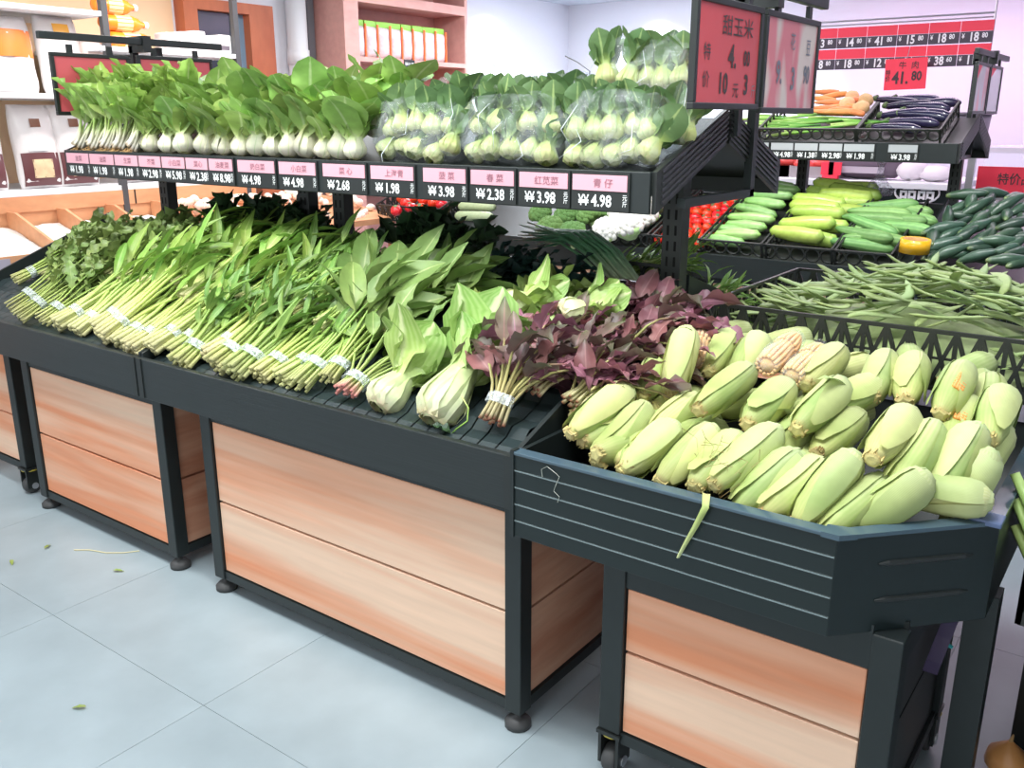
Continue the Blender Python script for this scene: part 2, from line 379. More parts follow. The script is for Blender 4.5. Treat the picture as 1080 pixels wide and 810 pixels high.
def cabinet(label, x0, x1, y0, y1, zb, zt, zp0, zs, zp1, feet='pad', post=.05, sides=True, toprail=True):
    t = thing('display_cabinet', label, 'cabinet', ((x0+x1)/2, y0, 0), 'wood fronted base cabinets of the produce stand')
    p = post
    for x in (x0, x1-p):
        for y in (y0, y1-p):
            part_w('leg', MB().box(x, x+p, y, y+p, zb, zt), M_BLACK, t, bevel=.003)
    for nm, z0_, z1_ in (('bottom_rail', zp0-.035, zp0-.005), ('top_rail', zp1+.004, zp1+ (.10 if toprail else .03))):
        part_w(nm, MB().box(x0+p, x1-p, y0+.006, y0+.03, z0_, z1_), M_BLACK, t)
        part_w('side_'+nm, MB().box(x1-p+.006, x1-.006, y0+p, y1-p, z0_, z1_), M_BLACK, t)
        part_w('side_'+nm, MB().box(x0+.006, x0+p-.006, y0+p, y1-p, z0_, z1_), M_BLACK, t)
    for z0_, z1_ in ((zp0, zs-.004), (zs+.004, zp1)):
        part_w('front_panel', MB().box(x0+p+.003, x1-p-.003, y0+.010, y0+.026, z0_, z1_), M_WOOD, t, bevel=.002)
        part_w('side_panel', MB().box(x1-p+.014, x1-.014, y0+p+.003, y1-p-.003, z0_, z1_), M_WOODSIDE if sides else M_BLACK2, t)  # sides off: black panel stands in for the shaded open interior
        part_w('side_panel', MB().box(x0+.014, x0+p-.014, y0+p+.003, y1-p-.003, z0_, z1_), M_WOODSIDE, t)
    for x in (x0+p/2, x1-p/2):
        for y in (y0+p/2, y1-p/2):
            (footpad if feet == 'pad' else caster)(t, x, y, zb+.01)
    return t
cabinet('wood fronted cabinet with two drawers-like panels on round feet, left of the widest cabinet', -3.64, -2.69, 1.65, 2.55, .05, .665, .085, .332, .606)
cabinet('widest wood fronted cabinet on round feet under the middle of the leafy greens', -2.475, -1.19, 1.65, 2.55, .05, .665, .085, .336, .612)
cabinet('wood fronted cabinet on caster wheels under the corn tray', -.955, -.30, 1.65, 2.25, .125, .60, .135, .352, .515, feet='caster', post=.058, sides=False)
cabinet('cabinet at far left edge standing on a caster wheel', -4.45, -3.80, 1.68, 2.55, .12, .665, .14, .345, .606, feet='caster')

M_MAT = mat('rubber_mat', (.022,.034,.036), .3, spec=.7)
K_A, Y0_A, Z0_A = .36, 1.64, .755              # lower deck of the front stand: z = Z0 + K*(y-Y0)
def deck_z(y, y0=Y0_A): return Z0_A + K_A*(y-y0)
def wavy_strip(L, w):
    """one strip of the ribbed mat, long axis along local Y on the slope."""
    b = MB(); n = 22
    for i in range(n+1):
        y = L*i/n; z = .010 + .007*(i % 2); xo = .006*sin(i*1.6)
        for x in (0, w): b.vert((x+xo, y, z))
    for i in range(n): b.f.append([2*i, 2*i+1, 2*i+3, 2*i+2])
    return b.mesh('mat_strip', M_MAT)
def lower_tray(label, x0, x1, y0, name='display_tray', lipz=(.655,.792), strips=True, end_right=True, seam=True):
    t = thing(name, label, 'display tray', ((x0+x1)/2, y0, lipz[0]), 'sloping produce trays of the front stand')
    part_w('front_lip', MB().box(x0, x1, y0, y0+.022, *lipz), M_RIBBED, t, bevel=.003)
    yb = y0+.82
    k = K_A; z0 = Z0_A
    part_w('deck', MB().prism([(x0,y0+.022,z0-.04),(x0,y0+.022,z0),(x0,yb,z0+k*.8),(x0,yb,z0+k*.8-.04)], (0.002,0,0), (x1-x0-.002,0,0)), M_BLACK2, t)
    part_w('back_board', MB().box(x0, x1, yb, yb+.02, z0+k*.8-.06, z0+k*.8+.03), M_BLACK2, t)
    for xs in ((x0, x0+.012),) + (((x1-.012, x1),) if end_right else ()):
        part_w('end_wall', MB().prism([(xs[0],y0+.02,lipz[0]),(xs[0],y0+.02,lipz[1]+.012),(xs[0],yb,z0+k*.8+.07),(xs[0],yb,z0+k*.8-.05)], (0,0,0), (xs[1]-xs[0],0,0)), M_BLACK, t)
    if seam:
        part_w('seam_strip', MB().box(x1-.028, x1-.004, y0-.004, y0+.002, lipz[0]+.004, lipz[1]), M_BLACK2, t)
        part_w('seam_strip', MB().box(x0+.004, x0+.028, y0-.004, y0+.002, lipz[0]+.004, lipz[1]), M_BLACK2, t)
    if strips:
        L = .80*sqrt(1+k*k); me = wavy_strip(L, .050); q = Quaternion((1,0,0), math.atan(k))
        n = int((x1-x0-.04)/.055)
        for i in range(n):
            link('mat_strip', me, t, Vector((x0+.02+.055*i, y0+.03, z0+.002)) - t.location, q)
    return t
lower_tray('black sloping display tray under the leaf bunches at far left', -4.20, -2.722, 1.60)
lower_tray('wide black sloping display tray holding spinach, mustard greens and red amaranth', -2.718, -1.172, 1.60)

# corn tray: grooved front, chamfered corner, right side wall
t = thing('corn_tray', 'black corner tray with grooved front board piled with corn', 'display tray', (-.7, 1.585, .60))
YF = 1.588; XA, XB = -1.168, -.425; CX, CY = -.195, 1.838
zs = [.598, .640, .682, .724, .766, .806]
for i in range(5):
    part_w('front_slat', MB().box(XA, XB, YF, YF+.02, zs[i]+.0015, zs[i+1]-.0015), M_DKGREEN, t, bevel=.0015)
    if i: part_w('groove_edge', MB().box(XA+.002, XB-.002, YF-.0012, YF+.004, zs[i]-.0016, zs[i]+.0012), M_EDGE, t)
dch = Vector((CX-XB, CY-YF, 0)).normalized(); nch = Vector((dch.y, -dch.x, 0))
part_w('corner_panel', MB().prism([Vector((XB,YF,.60)), Vector((CX,CY,.60)), Vector((CX,CY,.806)), Vector((XB,YF,.806))], (0,0,0), -nch*.02), M_DKGREEN, t, bevel=.002)
for z in (.668, .745):
    a = Vector((XB,YF,z)) + dch*.09 + nch*.001; b = Vector((XB,YF,z)) + dch*.29 + nch*.001
    part_w('pressed_groove', MB().tube([a, a+(b-a)*.1, b-(b-a)*.1, b], [.002,.006,.006,.002], 6), M_BLACK2, t)
part_w('side_wall', MB().box(CX-.02, CX, CY, 3.30, .60, .806), M_DKGREEN, t)
part_w('left_wall', MB().box(XA, XA+.012, YF+.02, 2.55, .60, .81), M_BLACK, t)
part_w('corner_post', MB().box(XA-.006, XA+.004, YF-.004, YF+.02, .598, .815), M_BLACK, t)
part_w('front_rim', MB().box(XA, XB, YF-.003, YF+.03, .804, .812), M_RIM, t, bevel=.002)
part_w('corner_rim', MB().prism([Vector((XB,YF,.804))+nch*.004, Vector((CX,CY,.804))+nch*.004, Vector((CX,CY,.812))+nch*.004, Vector((XB,YF,.812))+nch*.004], (0,0,0), -nch*.032), M_RIM, t)
part_w('side_rim', MB().box(CX-.03, CX+.003, CY-.004, 3.30, .804, .812), M_RIM, t)
part_w('rim_joint', MB().prism([(XB-.03,YF-.005,.803),(XB+.004,YF-.005,.803),(XB+.03,YF+.022,.803),(XB+.012,YF+.045,.803),(XB-.03,YF+.034,.803)], (0,0,0), (0,0,.011)), M_RIM, t)
part_w('rim_cap', MB().box(CX-.055, CX+.006, CY-.03, CY+.02, .805, .817), mat('cap_blue', (.10,.14,.26), .3), t, bevel=.003)
part_w('tray_floor', MB().prism([Vector((XA,YF+.02,.66)), Vector((XB,YF+.02,.66)), Vector((CX-.02,CY,.68)), Vector((CX-.02,2.56,.80)), Vector((XA,2.56,.80))], (0,0,0), (0,0,-.03)), M_BLACK2, t)
part_w('cable_hook', MB().tube([at_y(1005,683,1.95)-Vector((0,0,0)), at_y(988,675,1.95)], .004, 5), mat('teal_hook', (.05,.40,.42), .4), t)

# ------------------------------------------------------------------ upper shelf racks with price rails
M_POST = mat('slotted_post', (.020,.024,.023), .45)
M_SLOT = mat('post_slot', (.002,.002,.002), .9)
def post(root, x, y, z0, z1, w=.055, d=.05, slots=True):
    w = max(w, .062); o = part_w('post', MB().box(x-w/2, x+w/2, y-d/2, y+d/2, z0, z1), M_POST, root, bevel=.002)
    if slots:
        sb = MB(); z = z0+.03
        while z < z1-.05:
            for dx in (-.012, .012): sb.box(x+dx-.0035, x+dx+.0035, y-d/2-.0008, y-d/2+.001, z, z+.028)
            z += .045
        s = part_w('post_slots', sb, M_SLOT, root, kind='stuff'); s.parent = o
    return o
def upper_shelf(name, label, x0, x1, yf, posts, cards, front=True, dy=0, left_end=True):
    """double sided tilted upper shelf; yf is the front edge, the ridge lies .42 behind."""
    t = thing(name, label, 'shelf rack', ((x0+x1)/2, yf+.42, 1.0), 'upper shelf racks')
    zf, yr = 1.315, yf+.42
    for sgn, nm in ((1, 'front'), (-1, 'back')):
        ye = yr - sgn*.42; ym = yr - sgn*.01
        part_w('shelf_deck', MB().prism([(x0,ye,zf+.045),(x0,ye,zf+.07),(x0,ym,zf+.235),(x0,ym,zf+.21)], (0,0,0), (x1-x0,0,0)), M_BLACK2, t)
        a, b = sorted((ye, ye-sgn*.014))
        part_w('front_lip', MB().box(x0, x1, a, b, zf, zf+.105), M_BLACK, t, bevel=.002)
        for xe in (x1, x0-.012):
            ep = part_w('end_panel', MB().prism([(xe,ye,zf),(xe,ye,zf+.105),(xe,ym,zf+.26),(xe,ym,zf+.165)], (0,0,0), (.012,0,0)), M_BLACK2, t)
            if xe == x1:
                for q in range(6):
                    f = .12+.15*q
                    z0_ = zf+.105*f; z1_ = zf+.165+.095*f
                    part_w('panel_rib', MB().prism([(xe+.012,ye+sgn*.03,z0_+.011),(xe+.012,ye+sgn*.03,z0_+.018),(xe+.012,ym,z1_+.006),(xe+.012,ym,z1_)], (0,0,0), (.004,0,0)), mat('rib_plastic', (.035,.035,.04), .3), t).parent = ep
    for (px, py) in posts: post(t, px, py, .70, zf+.10)
    for (c0, c1, name_, price) in cards:
        h = part_w('price_holder', MB().box(c0, c1, yf-.020, yf-.013, zf+.004, zf+.10), M_BLACK2, t)
        nc = part_w('name_card', MB().box(c0+.004, c1-.006, yf-.0225, yf-.0195, zf+.054, zf+.094), M_PINKCARD, t)
        cx = (c0+c1)/2
        nc.parent = h
        if name_: lettering(name_, .024, Vector((cx+.01, yf-.0235, zf+.072)) - t.location, '-y', mat('faint_ink', (.32,.14,.18), .6), h, 1.1, .006)
        lettering('¥¥', .038, Vector((c0+.038, yf-.0215, zf+.027)) - t.location, '-y', M_DIGIT, h, .75, .018, 'price_digits')
        lettering(price, .042, Vector((c0+.092, yf-.0215, zf+.027)) - t.location, '-y', M_DIGIT, h, .85, .022, 'price_digits')
        lettering('元\n斤', .016, Vector((c1-.012, yf-.0215, zf+.030)) - t.location, '-y', M_DIGIT, h, .9, .01, 'price_unit')
    return t
def card_row(px_edges, names, prices, Y):
    out = []
    for (a, b), n, p in zip(px_edges, names, prices):
        xa = at_y(a, 195, Y).x; xb = at_y(b, 195, Y).x; out.append((xa, xb, n, p))
    return out
YU = 2.085
edges = [(74,98),(98,124),(124,149),(149,173),(173,198),(198,222),(222,248),(252,292),(295,335),(341,387),(391,438),(446,493),(496,544),(547,601),(603,664)]
names = ['韭菜','油菜','生菜','芥菜','小白菜','菜心','油麦菜','奶白菜','小白菜','菜 心','上海青','菠 菜','春 菜','红苋菜','青 仔']
prices = ['1.98','1.98','1.98','2.98','5.98','2.38','8.98','4.98','4.98','2.68','1.98','3.98','2.38','3.98','4.98']
upper_shelf('upper_shelf_rack', 'long black upper shelf with pink price rail above the leafy greens', -3.88, -1.10, YU,
            [(-1.195,2.42),(-2.595,2.44),(-2.79,2.44),(-3.72,2.44)], card_row(edges, names, prices, YU-.02))

# ------------------------------------------------------------------ sign holders and hanging price frames
def sign_holder(label, x, side, yc=2.50, zt=1.865):
    t = thing('sign_holder', label, 'sign stand', (x, yc+.17, 1.33))
    xs = x - side*.085
    part_w('upright', MB().box(xs-.012, xs+.012, yc+.155, yc+.185, 1.325, zt), M_BLACK, t)
    part_w('base_arm', MB().box(xs-.012, xs+.012, yc-.28, yc+.185, 1.322, 1.345), M_BLACK, t)
    part_w('cross_bar', MB().box(x-.012, x+.012, yc-.44, yc+.46, zt+.0, zt+.03), M_BLACK, t, bevel=.003)
    part_w('bar_clamp', MB().box(min(xs,x)-.02, max(xs,x)+.02, yc+.03, yc+.07, zt-.03, zt+.04), M_BLACK2, t)
    part_w('upright', MB().box(xs-.012, xs+.012, yc+.03, yc+.06, 1.50, zt), M_BLACK, t)
    return t
def price_frame(label, x, y0, y1, z0, z1, m, group, side=1):
    t = thing('framed_price_sign', label, 'sign', (x, (y0+y1)/2, z0), group)
    w = .016
    for b in ((y0, y1, z0, z0+w), (y0, y1, z1-w, z1), (y0, y0+w, z0+w, z1-w), (y1-w, y1, z0+w, z1-w)):
        part_w('frame_bar', MB().box(x-.009, x+.009, *b), M_BLACK2, t, bevel=.002)
    part_w('card', MB().box(x-.004, x+.004, y0+w, y1-w, z0+w, z1-w), m, t)
    for y in (y0+.09, y1-.09): part_w('hanging_clip', MB().box(x-.006, x+.006, y-.012, y+.012, z1-.002, z1+.034), M_BLACK2, t)
    return t
def sign_paper(name, base, pale):  # pale noise patches paint reflections into the card colour
    m, nt, b = new_mat(name); N, L = nt.nodes, nt.links
    tc = N.new('ShaderNodeTexCoord'); mp = N.new('ShaderNodeMapping'); mp.inputs['Scale'].default_value = (1, 5, 1.6); L.new(tc.outputs['Object'], mp.inputs[0])
    n = N.new('ShaderNodeTexNoise'); n.inputs['Scale'].default_value = 2.0; n.inputs['Detail'].default_value = 1; L.new(mp.outputs[0], n.inputs[0])
    cr = N.new('ShaderNodeValToRGB'); cr.color_ramp.elements[0].position = .5; cr.color_ramp.elements[0].color = (*base, 1); cr.color_ramp.elements[1].position = .62; cr.color_ramp.elements[1].color = (*pale, 1)
    L.new(n.outputs[0], cr.inputs[0]); L.new(cr.outputs[0], b.inputs['Base Color']); b.inputs['Roughness'].default_value = .25
    return m
sign_holder('black sign stand holding two red price frames at the right end of the upper shelf', -1.0, 1)
sign_holder('black sign stand holding two red frames at the left end of the upper shelf', -3.95, 1)
t = price_frame('red framed price sign reading four yuan for sweet corn', -1.0, 2.065, 2.468, 1.570, 1.828, mat('red_sign', srgb(206,84,90), .25), 'red price frames')  # card red is muted to carry reflection and haze
X_ = -.9945
def sgn(body, size, y, z, sx=1.0, m=M_INK): lettering(body, size, Vector((X_, y, z)) - t.location, '+x', m, t, sx, .03 if body[0] in '0123456789' else .004)
sgn('甜玉米', .050, 2.31, 1.765, 1.3); sgn('特', .042, 2.135, 1.70); sgn('4.', .075, 2.285, 1.695, .95); sgn('00', .052, 2.375, 1.695, .8)
sgn('价', .042, 2.135, 1.637); sgn('10', .068, 2.235, 1.630, .9); sgn('元', .04, 2.315, 1.615, 1.0); sgn('3', .068, 2.38, 1.630, .9); sgn('斤', .035, 2.43, 1.615, .8, mat('grey_ink', (.22,.16,.18), .6))
t = price_frame('faded pale pink price frame next to the sweet corn sign', -1.0, 2.490, 2.915, 1.562, 1.828, sign_paper('painted_reflection_sign', srgb(224,130,140), srgb(226,206,200)), 'red price frames')  # streaky pale tone paints the reflections covering this card
GI = mat('grey_blue_ink', (.20,.20,.25), .5)
sgn('花', .05, 2.70, 1.755, .8, GI); sgn('豆', .05, 2.83, 1.745, .8, GI); sgn('9.', .085, 2.61, 1.67, .8, GI); sgn('3', .085, 2.72, 1.655, .8, GI); sgn('90', .07, 2.83, 1.67, .7, GI)
t = price_frame('larger red framed sign hanging before the rice shelves', -3.95, 2.10, 2.462, 1.560, 1.815, M_REDCARD, 'red price frames')
t = price_frame('red framed sign half hidden behind the pale green leek tops', -3.95, 2.50, 2.90, 1.562, 1.822, M_REDCARD, 'red price frames')
# extra black leg and dangling tape beside the corn cabinet
t = tag(link('corner_leg', MB().box(-.03,.03,-.03,.03,0,.60).mesh('corner_leg', M_BLACK), None, (-.215, 1.97, 0)), 'black square leg under the chamfered corner of the corn tray', 'stand leg')
t = thing('tape_strip', 'purple tape strip dangling under the corn tray corner', 'tape', (-.26, 1.93, .40))
part('strip', MB().grid(6, 1, lambda u, v: (Vector((-.03*u+(v-.5)*.030, -.01+.008*sin(u*5), .17-.17*u)), u, v)), mat('purple_tape', (.055,.035,.085), .3), t)

# ------------------------------------------------------------------ rear stand (across the next aisle)
DY = 3.33
def rear_cabinet(label, x0, x1): return cabinet(label, x0, x1, 4.98, 5.85, .05, .665, .085, .336, .612)
rear_cabinet('wood fronted cabinet of the rear stand below the gourds', -2.45, -1.25)
rear_cabinet('wood fronted cabinet of the rear stand below the broccoli', -3.95, -2.60)
def rear_tray(label, x0, x1, y0=4.93):
    t = lower_tray(label, x0, x1, y0, strips=False, seam=False); t['group'] = 'sloping produce trays of the rear stand'; return t
_z0 = Z0_A
rear_tray('black sloping tray of the rear stand under tomatoes and gourds', -2.72, -1.128)
rear_tray('black sloping tray of the rear stand under broccoli and cauliflower', -4.3, -2.724)
t = thing('rear_corner_tray', 'black grooved corner tray of the rear stand piled with dark cucumbers', 'display tray', (-.5, 4.80, .60))
for i in range(5):
    part_w('front_slat', MB().box(-1.125, .35, 4.80, 4.82, .60+.042*i+.0015, .60+.042*(i+1)-.0015), M_DKGREEN, t)
    if i: part_w('groove_edge', MB().box(-1.12, .35, 4.797, 4.805, .60+.042*i-.003, .60+.042*i+.002), M_EDGE, t)
part_w('tray_floor', MB().prism([(-1.125,4.82,.66),(.35,4.82,.66),(.35,5.75,.95),(-1.125,5.75,.95)], (0,0,0), (0,0,-.03)), M_BLACK2, t)
part_w('left_wall', MB().box(-1.127,-1.113,4.80,5.75,.60,.83), M_BLACK, t)
part_w('leg', MB().box(-1.05,-.99,4.9,4.96,0,.62), M_BLACK, t); part_w('leg', MB().box(.2,.26,4.9,4.96,0,.62), M_BLACK, t)
M_GREYCARD = mat('grey_card', (.42,.44,.45), .4)
_keep = M_PINKCARD; M_PINKCARD = M_GREYCARD
YU2 = 5.40
e2 = [(786,812),(813,838),(838,864),(864,890),(890,924),(937,970)]
upper_shelf('upper_shelf_rack', 'rear upper shelf with grey price cards carrying carrots and eggplants', -3.9, -1.05, YU2, [(-1.13,5.84),(-2.02,5.84),(-2.9,5.84)],
            [(at_y(a,150,YU2-.02).x, at_y(b,150,YU2-.02).x, '', p) for (a,b), p in zip(e2, ['4.98','4.98','1.38','2.98','1.98','3.98'])])
M_PINKCARD = _keep
sign_holder('black sign stand at the right end of the rear upper shelf', -1.02, 1, 5.83)
MIR = mat('clear_frame_sheet', (.62,.60,.66), .12, spec=.8)
t = price_frame('pale reflecting price frame with a red corner, left one of the rear pair', -1.02, 5.43, 5.78, 1.57, 1.83, sign_paper('painted_reflection_sign_rear', (.55,.52,.56), srgb(226,160,170)), 'rear price frames')  # grey and pink tones paint reflections over the card
part_w('red_corner', MB().prism([(-1.014,5.446,1.814),(-1.014,5.446,1.74),(-1.014,5.55,1.814)], (0,0,0), (.001,0,0)), M_REDRAIL, t)
t = price_frame('pale reflecting price frame with a red corner, right one of the rear pair', -1.02, 5.80, 6.15, 1.57, 1.83, MIR, 'rear price frames')
part_w('red_corner', MB().prism([(-1.014,5.816,1.814),(-1.014,5.816,1.76),(-1.014,5.95,1.814)], (0,0,0), (.001,0,0)), M_REDRAIL, t)

# ------------------------------------------------------------------ crates
def crate(label, corner, w, d, h, k, style='ring', walls='fblr', group=None, cat='crate', step=.05):
    """plastic crate lying on a slope of gradient k; corner = front left bottom."""
    t = thing('produce_crate', label, cat, corner, group, Quaternion((1,0,0), math.atan(k)))
    part('crate_floor', MB().box(0, w, 0, d, 0, .006), M_CRATE, t)
    fr = MB(); e = .008
    sides = {'f': (Vector((0,0,0)), Vector((1,0,0)), w), 'b': (Vector((0,d,0)), Vector((1,0,0)), w), 'l': (Vector((0,0,0)), Vector((0,1,0)), d), 'r': (Vector((w,0,0)), Vector((0,1,0)), d)}
    for sk in walls:
        o, u, L = sides[sk]; b = MB()
        q = Vector((e/2, e/2, 0))
        def bar(p0, p1, r=.0035): b.tube([p0, p1], r*1.25, 4)
        bar(o+Vector((0,0,h)), o+u*L+Vector((0,0,h)), .006); bar(o+Vector((0,0,.004)), o+u*L+Vector((0,0,.004)), .006)
        for a in (0, L): bar(o+u*a, o+u*a+Vector((0,0,h)), .006)
        n = max(2, round(L/step)); s_ = L/n
        if style == 'x':
            bar(o+Vector((0,0,h*.55)), o+u*L+Vector((0,0,h*.55)), .0035)
            for i in range(n):
                p, q_ = o+u*s_*i, o+u*s_*(i+1)
                bar(p, p+Vector((0,0,h)), .0062)
                bar(p, q_+Vector((0,0,h)), .0056); bar(p+Vector((0,0,h)), q_, .0056)
        wl = part('wall_lattice', b, M_CRATE, t)
        if style == 'ring':
            up = Vector((0,0,1)); r = min(s_, h)*.48
            ring = MB().tube([u*cos(2*pi*i/12)*r + up*sin(2*pi*i/12)*r for i in range(13)], .0058, 4, cap=False).mesh('lattice_ring', M_CRATE)
            for row in range(max(1, int(h/(2*r)))):
                for i in range(n): link('lattice_ring', ring, wl, o + u*s_*(i+.5) + up*(h - r - row*2*r))
    return t
# ------------------------------------------------------------------ produce meshes
def lerp_prof(prof, t):
    for (a, r0), (b, r1) in zip(prof, prof[1:]):
        if t <= b: f = (t-a)/(b-a) if b > a else 0; f = f*f*(3-2*f); return r0+(r1-r0)*f
    return prof[-1][1]
def gourd(L, prof, bend=0., seg=10, n=11, ribs=0, ribamp=.05, wob=0, rn=R):
    """solid of revolution along X, centred, bent by 'bend' radians."""
    b = MB(); k = n
    for i in range(k+1):
        t = i/k; tt = .5-.5*cos(pi*t)
        x = (tt-.5)*L; a = bend*(tt-.5)
        if abs(bend) > 1e-3: rr = L/bend; c = Vector((rr*sin(a), 0, rr*(cos(a)-1)))
        else: c = Vector((x,0,0))
        r = lerp_prof(prof, tt); nx = Vector((sin(a), 0, cos(a))) if abs(bend) > 1e-3 else Vector((0,0,1))
        for j in range(seg):
            ph = 2*pi*j/seg; q = r*(1 + (ribamp*cos(ribs*ph) if ribs else 0) + wob*(rn.random()-.5))
            b.vert(c + Vector((0,1,0))*q*cos(ph) + nx*q*sin(ph), tt, j/seg*2-1)
    for i in range(k):
        for j in range(seg):
            j2 = (j+1) % seg; b.f.append([i*seg+j, i*seg+j2, (i+1)*seg+j2, (i+1)*seg+j])
    b.f.append(list(range(seg))[::-1]); b.f.append([k*seg+j for j in range(seg)])
    return b
def slope_q(k, yaw=0., pitch=0., roll=0.):      # local X lies in the slope, turned by yaw about its normal
    return Quaternion((1,0,0), math.atan(k)) @ Quaternion((0,0,1), yaw) @ Quaternion((0,1,0), pitch) @ Quaternion((1,0,0), roll)
LG, MG, DG = srgb(150,200,110), srgb(110,170,70), srgb(40,80,45)
M_LCUC = plantmat('light_cucumber', [(0, srgb(120,170,70)), (.15, srgb(150,196,110)), (.85, srgb(176,208,140)), (1, srgb(120,160,80))], trans=0, rough=.3, stripe=(srgb(110,165,80), 22, .5))
M_GOURD = plantmat('yellow_green_gourd', [(0, srgb(120,160,62)), (.1, srgb(164,192,84)), (.9, srgb(178,202,100)), (1, srgb(130,164,72))], trans=0, rough=.26, hue=.01)
M_LUFFA = plantmat('luffa_skin', [(0, srgb(90,140,70)), (.2, srgb(132,176,104)), (.9, srgb(140,182,110)), (1, srgb(90,130,70))], trans=0, rough=.5, stripe=(srgb(84,134,70), 32, .6))
M_DCUC = plantmat('dark_cucumber', [(0, srgb(112,132,84)), (.12, srgb(54,78,58)), (.9, srgb(46,70,58)), (1, srgb(62,86,60))], trans=0, rough=.32, rnd=.35, noise=.35, nscale=80, sheen=.6)
M_EGGPL = plantmat('eggplant_skin', [(0, srgb(46,36,66)), (.5, srgb(36,34,62)), (1, srgb(44,40,70))], trans=0, rough=.16, sheen=.8, rnd=.3)
M_CAP = plantmat('green_cap', [(0, srgb(80,100,60)), (1, srgb(100,120,80))], trans=0)
M_TOM = plantmat('tomato_skin', [(0, srgb(226,40,26)), (.8, srgb(232,52,36)), (1, srgb(226,90,50))], trans=0, rough=.2, hue=.008, rnd=.12, noise=.1, sheen=.7)
M_CARROT = plantmat('carrot_skin', [(0, srgb(226,150,90)), (1, srgb(236,140,84))], trans=0, rough=.5, hue=.01)
M_POTATO = plantmat('potato_skin', [(0, srgb(214,170,120)), (1, srgb(224,180,130))], trans=0, rough=.7)
def proto(name, builders):
    """list of (part name, mesh) -> function placing one thing"""
    return builders
def place(name, label, cat, group, meshes, loc, q, scale=1.0):
    if len(meshes) == 1:
        return tag(link(name, meshes[0][1], None, loc, q, scale), label, cat, group)
    t = thing(name, label, cat, loc, group, q); t.scale = (scale,)*3
    for nm, me in meshes: link(nm, me, t)
    return t
KB, YB0, ZB0 = K_A, 4.95, .775
def on_b(px, py, h): p = at_slope(px, py, YB0, ZB0 + h*1.06, KB); return p
def crate_b(label, pxa, pxb, group='crates on the rear stand', h=.11, d=.70):
    xa = on_b(pxa, 262, .05).x; xb = on_b(pxb, 270, .05).x
    return crate(label, (xa+.004, 4.965, Z0_A+K_A*.02+.006), xb-xa-.008, d, h, KB, 'ring', 'flr', group, step=.075), xa, xb
cA, xa1, xb1 = crate_b('black ringed crate of light green cucumbers on the rear stand', 737, 806)
cB, xa2, xb2 = crate_b('black ringed crate of yellow green gourds on the rear stand', 806, 884)
cC, xa3, xb3 = crate_b('black ringed crate of pale luffas on the rear stand', 884, 946)
cD, xa4, xb4 = crate_b('black crate of red tomatoes behind the slotted post', 676, 736)
cE, xa5, xb5 = crate_b('black crate of white cauliflower on the rear stand', 617, 675)
cF, xa6, xb6 = crate_b('black crate of green broccoli on the rear stand', 556, 616)
me_lc = gourd(.21, [(0,.006),(.08,.018),(.5,.026),(.92,.02),(1,.006)], .15).mesh('cucumber', M_LCUC, True)
LC = [(757,253),(777,247),(760,242),(786,238),(768,232),(792,230),(772,222),(797,222),(780,215),(806,214),(787,208),(812,206),(795,201),(819,199),(803,195)]
for i, (px, py) in enumerate(sorted(LC, key=lambda q: -q[1])):
    p = on_b(px, py, .07 + .03*(i % 2)); p.x = min(max(p.x, xa1+.11), xb1-.11)
    place('light_cucumber', 'light green cucumber lying crosswise in the crate next to the tomatoes, %s nearest' % ORD[i], 'cucumber', 'light green cucumbers', [('c', me_lc)], p, slope_q(KB, R.uniform(-.25,.1), R.uniform(-.1,.1), R.uniform(0,6)), 1.38)
me_gd = gourd(.25, [(0,.008),(.06,.026),(.5,.035),(.94,.03),(1,.008)], .08, 12).mesh('gourd', M_GOURD, True)
GD = [(840,247),(854,250),(851,236),(866,238),(846,226),(862,224),(842,217),(856,212),(872,212),(882,222),(876,205),(892,206),(890,214),(897,199),(908,203),(884,197)]
for i, (px, py) in enumerate(sorted(GD, key=lambda q: -q[1])):
    p = on_b(px, py, .075 + .035*(i % 2)); p.x = min(max(p.x, xa2+.13), xb2-.13)
    place('gourd', 'smooth yellow green gourd lying in the middle crate of the rear stand, %s nearest' % ORD[i], 'gourd', 'yellow green gourds', [('g', me_gd)], p, slope_q(KB, R.uniform(-.2,.12), R.uniform(-.08,.08), R.uniform(0,6)), 1.3)
me_lf = gourd(.27, [(0,.006),(.06,.014),(.3,.022),(.75,.029),(.95,.022),(1,.006)], .18, 16, ribs=8, ribamp=.08).mesh('luffa', M_LUFFA, True)
LF = [(906,258),(922,252),(903,247),(925,243),(910,237),(934,236),(917,230),(944,232),(926,224),(953,240),(938,225),(955,228),(930,218),(950,222)]
for i, (px, py) in enumerate(sorted(LF, key=lambda q: -q[1])):
    p = on_b(px, py, .07 + .035*(i % 3)/2); p.x = min(max(p.x, xa3+.11), xb3-.05)
    place('luffa', 'pale green ribbed luffa in the crate beside the dark cucumbers, %s nearest' % ORD[i], 'luffa', 'pale ribbed luffas', [('l', me_lf)], p, slope_q(KB, R.uniform(-.5,.15), R.uniform(-.1,.1), R.uniform(0,6)), 1.3)
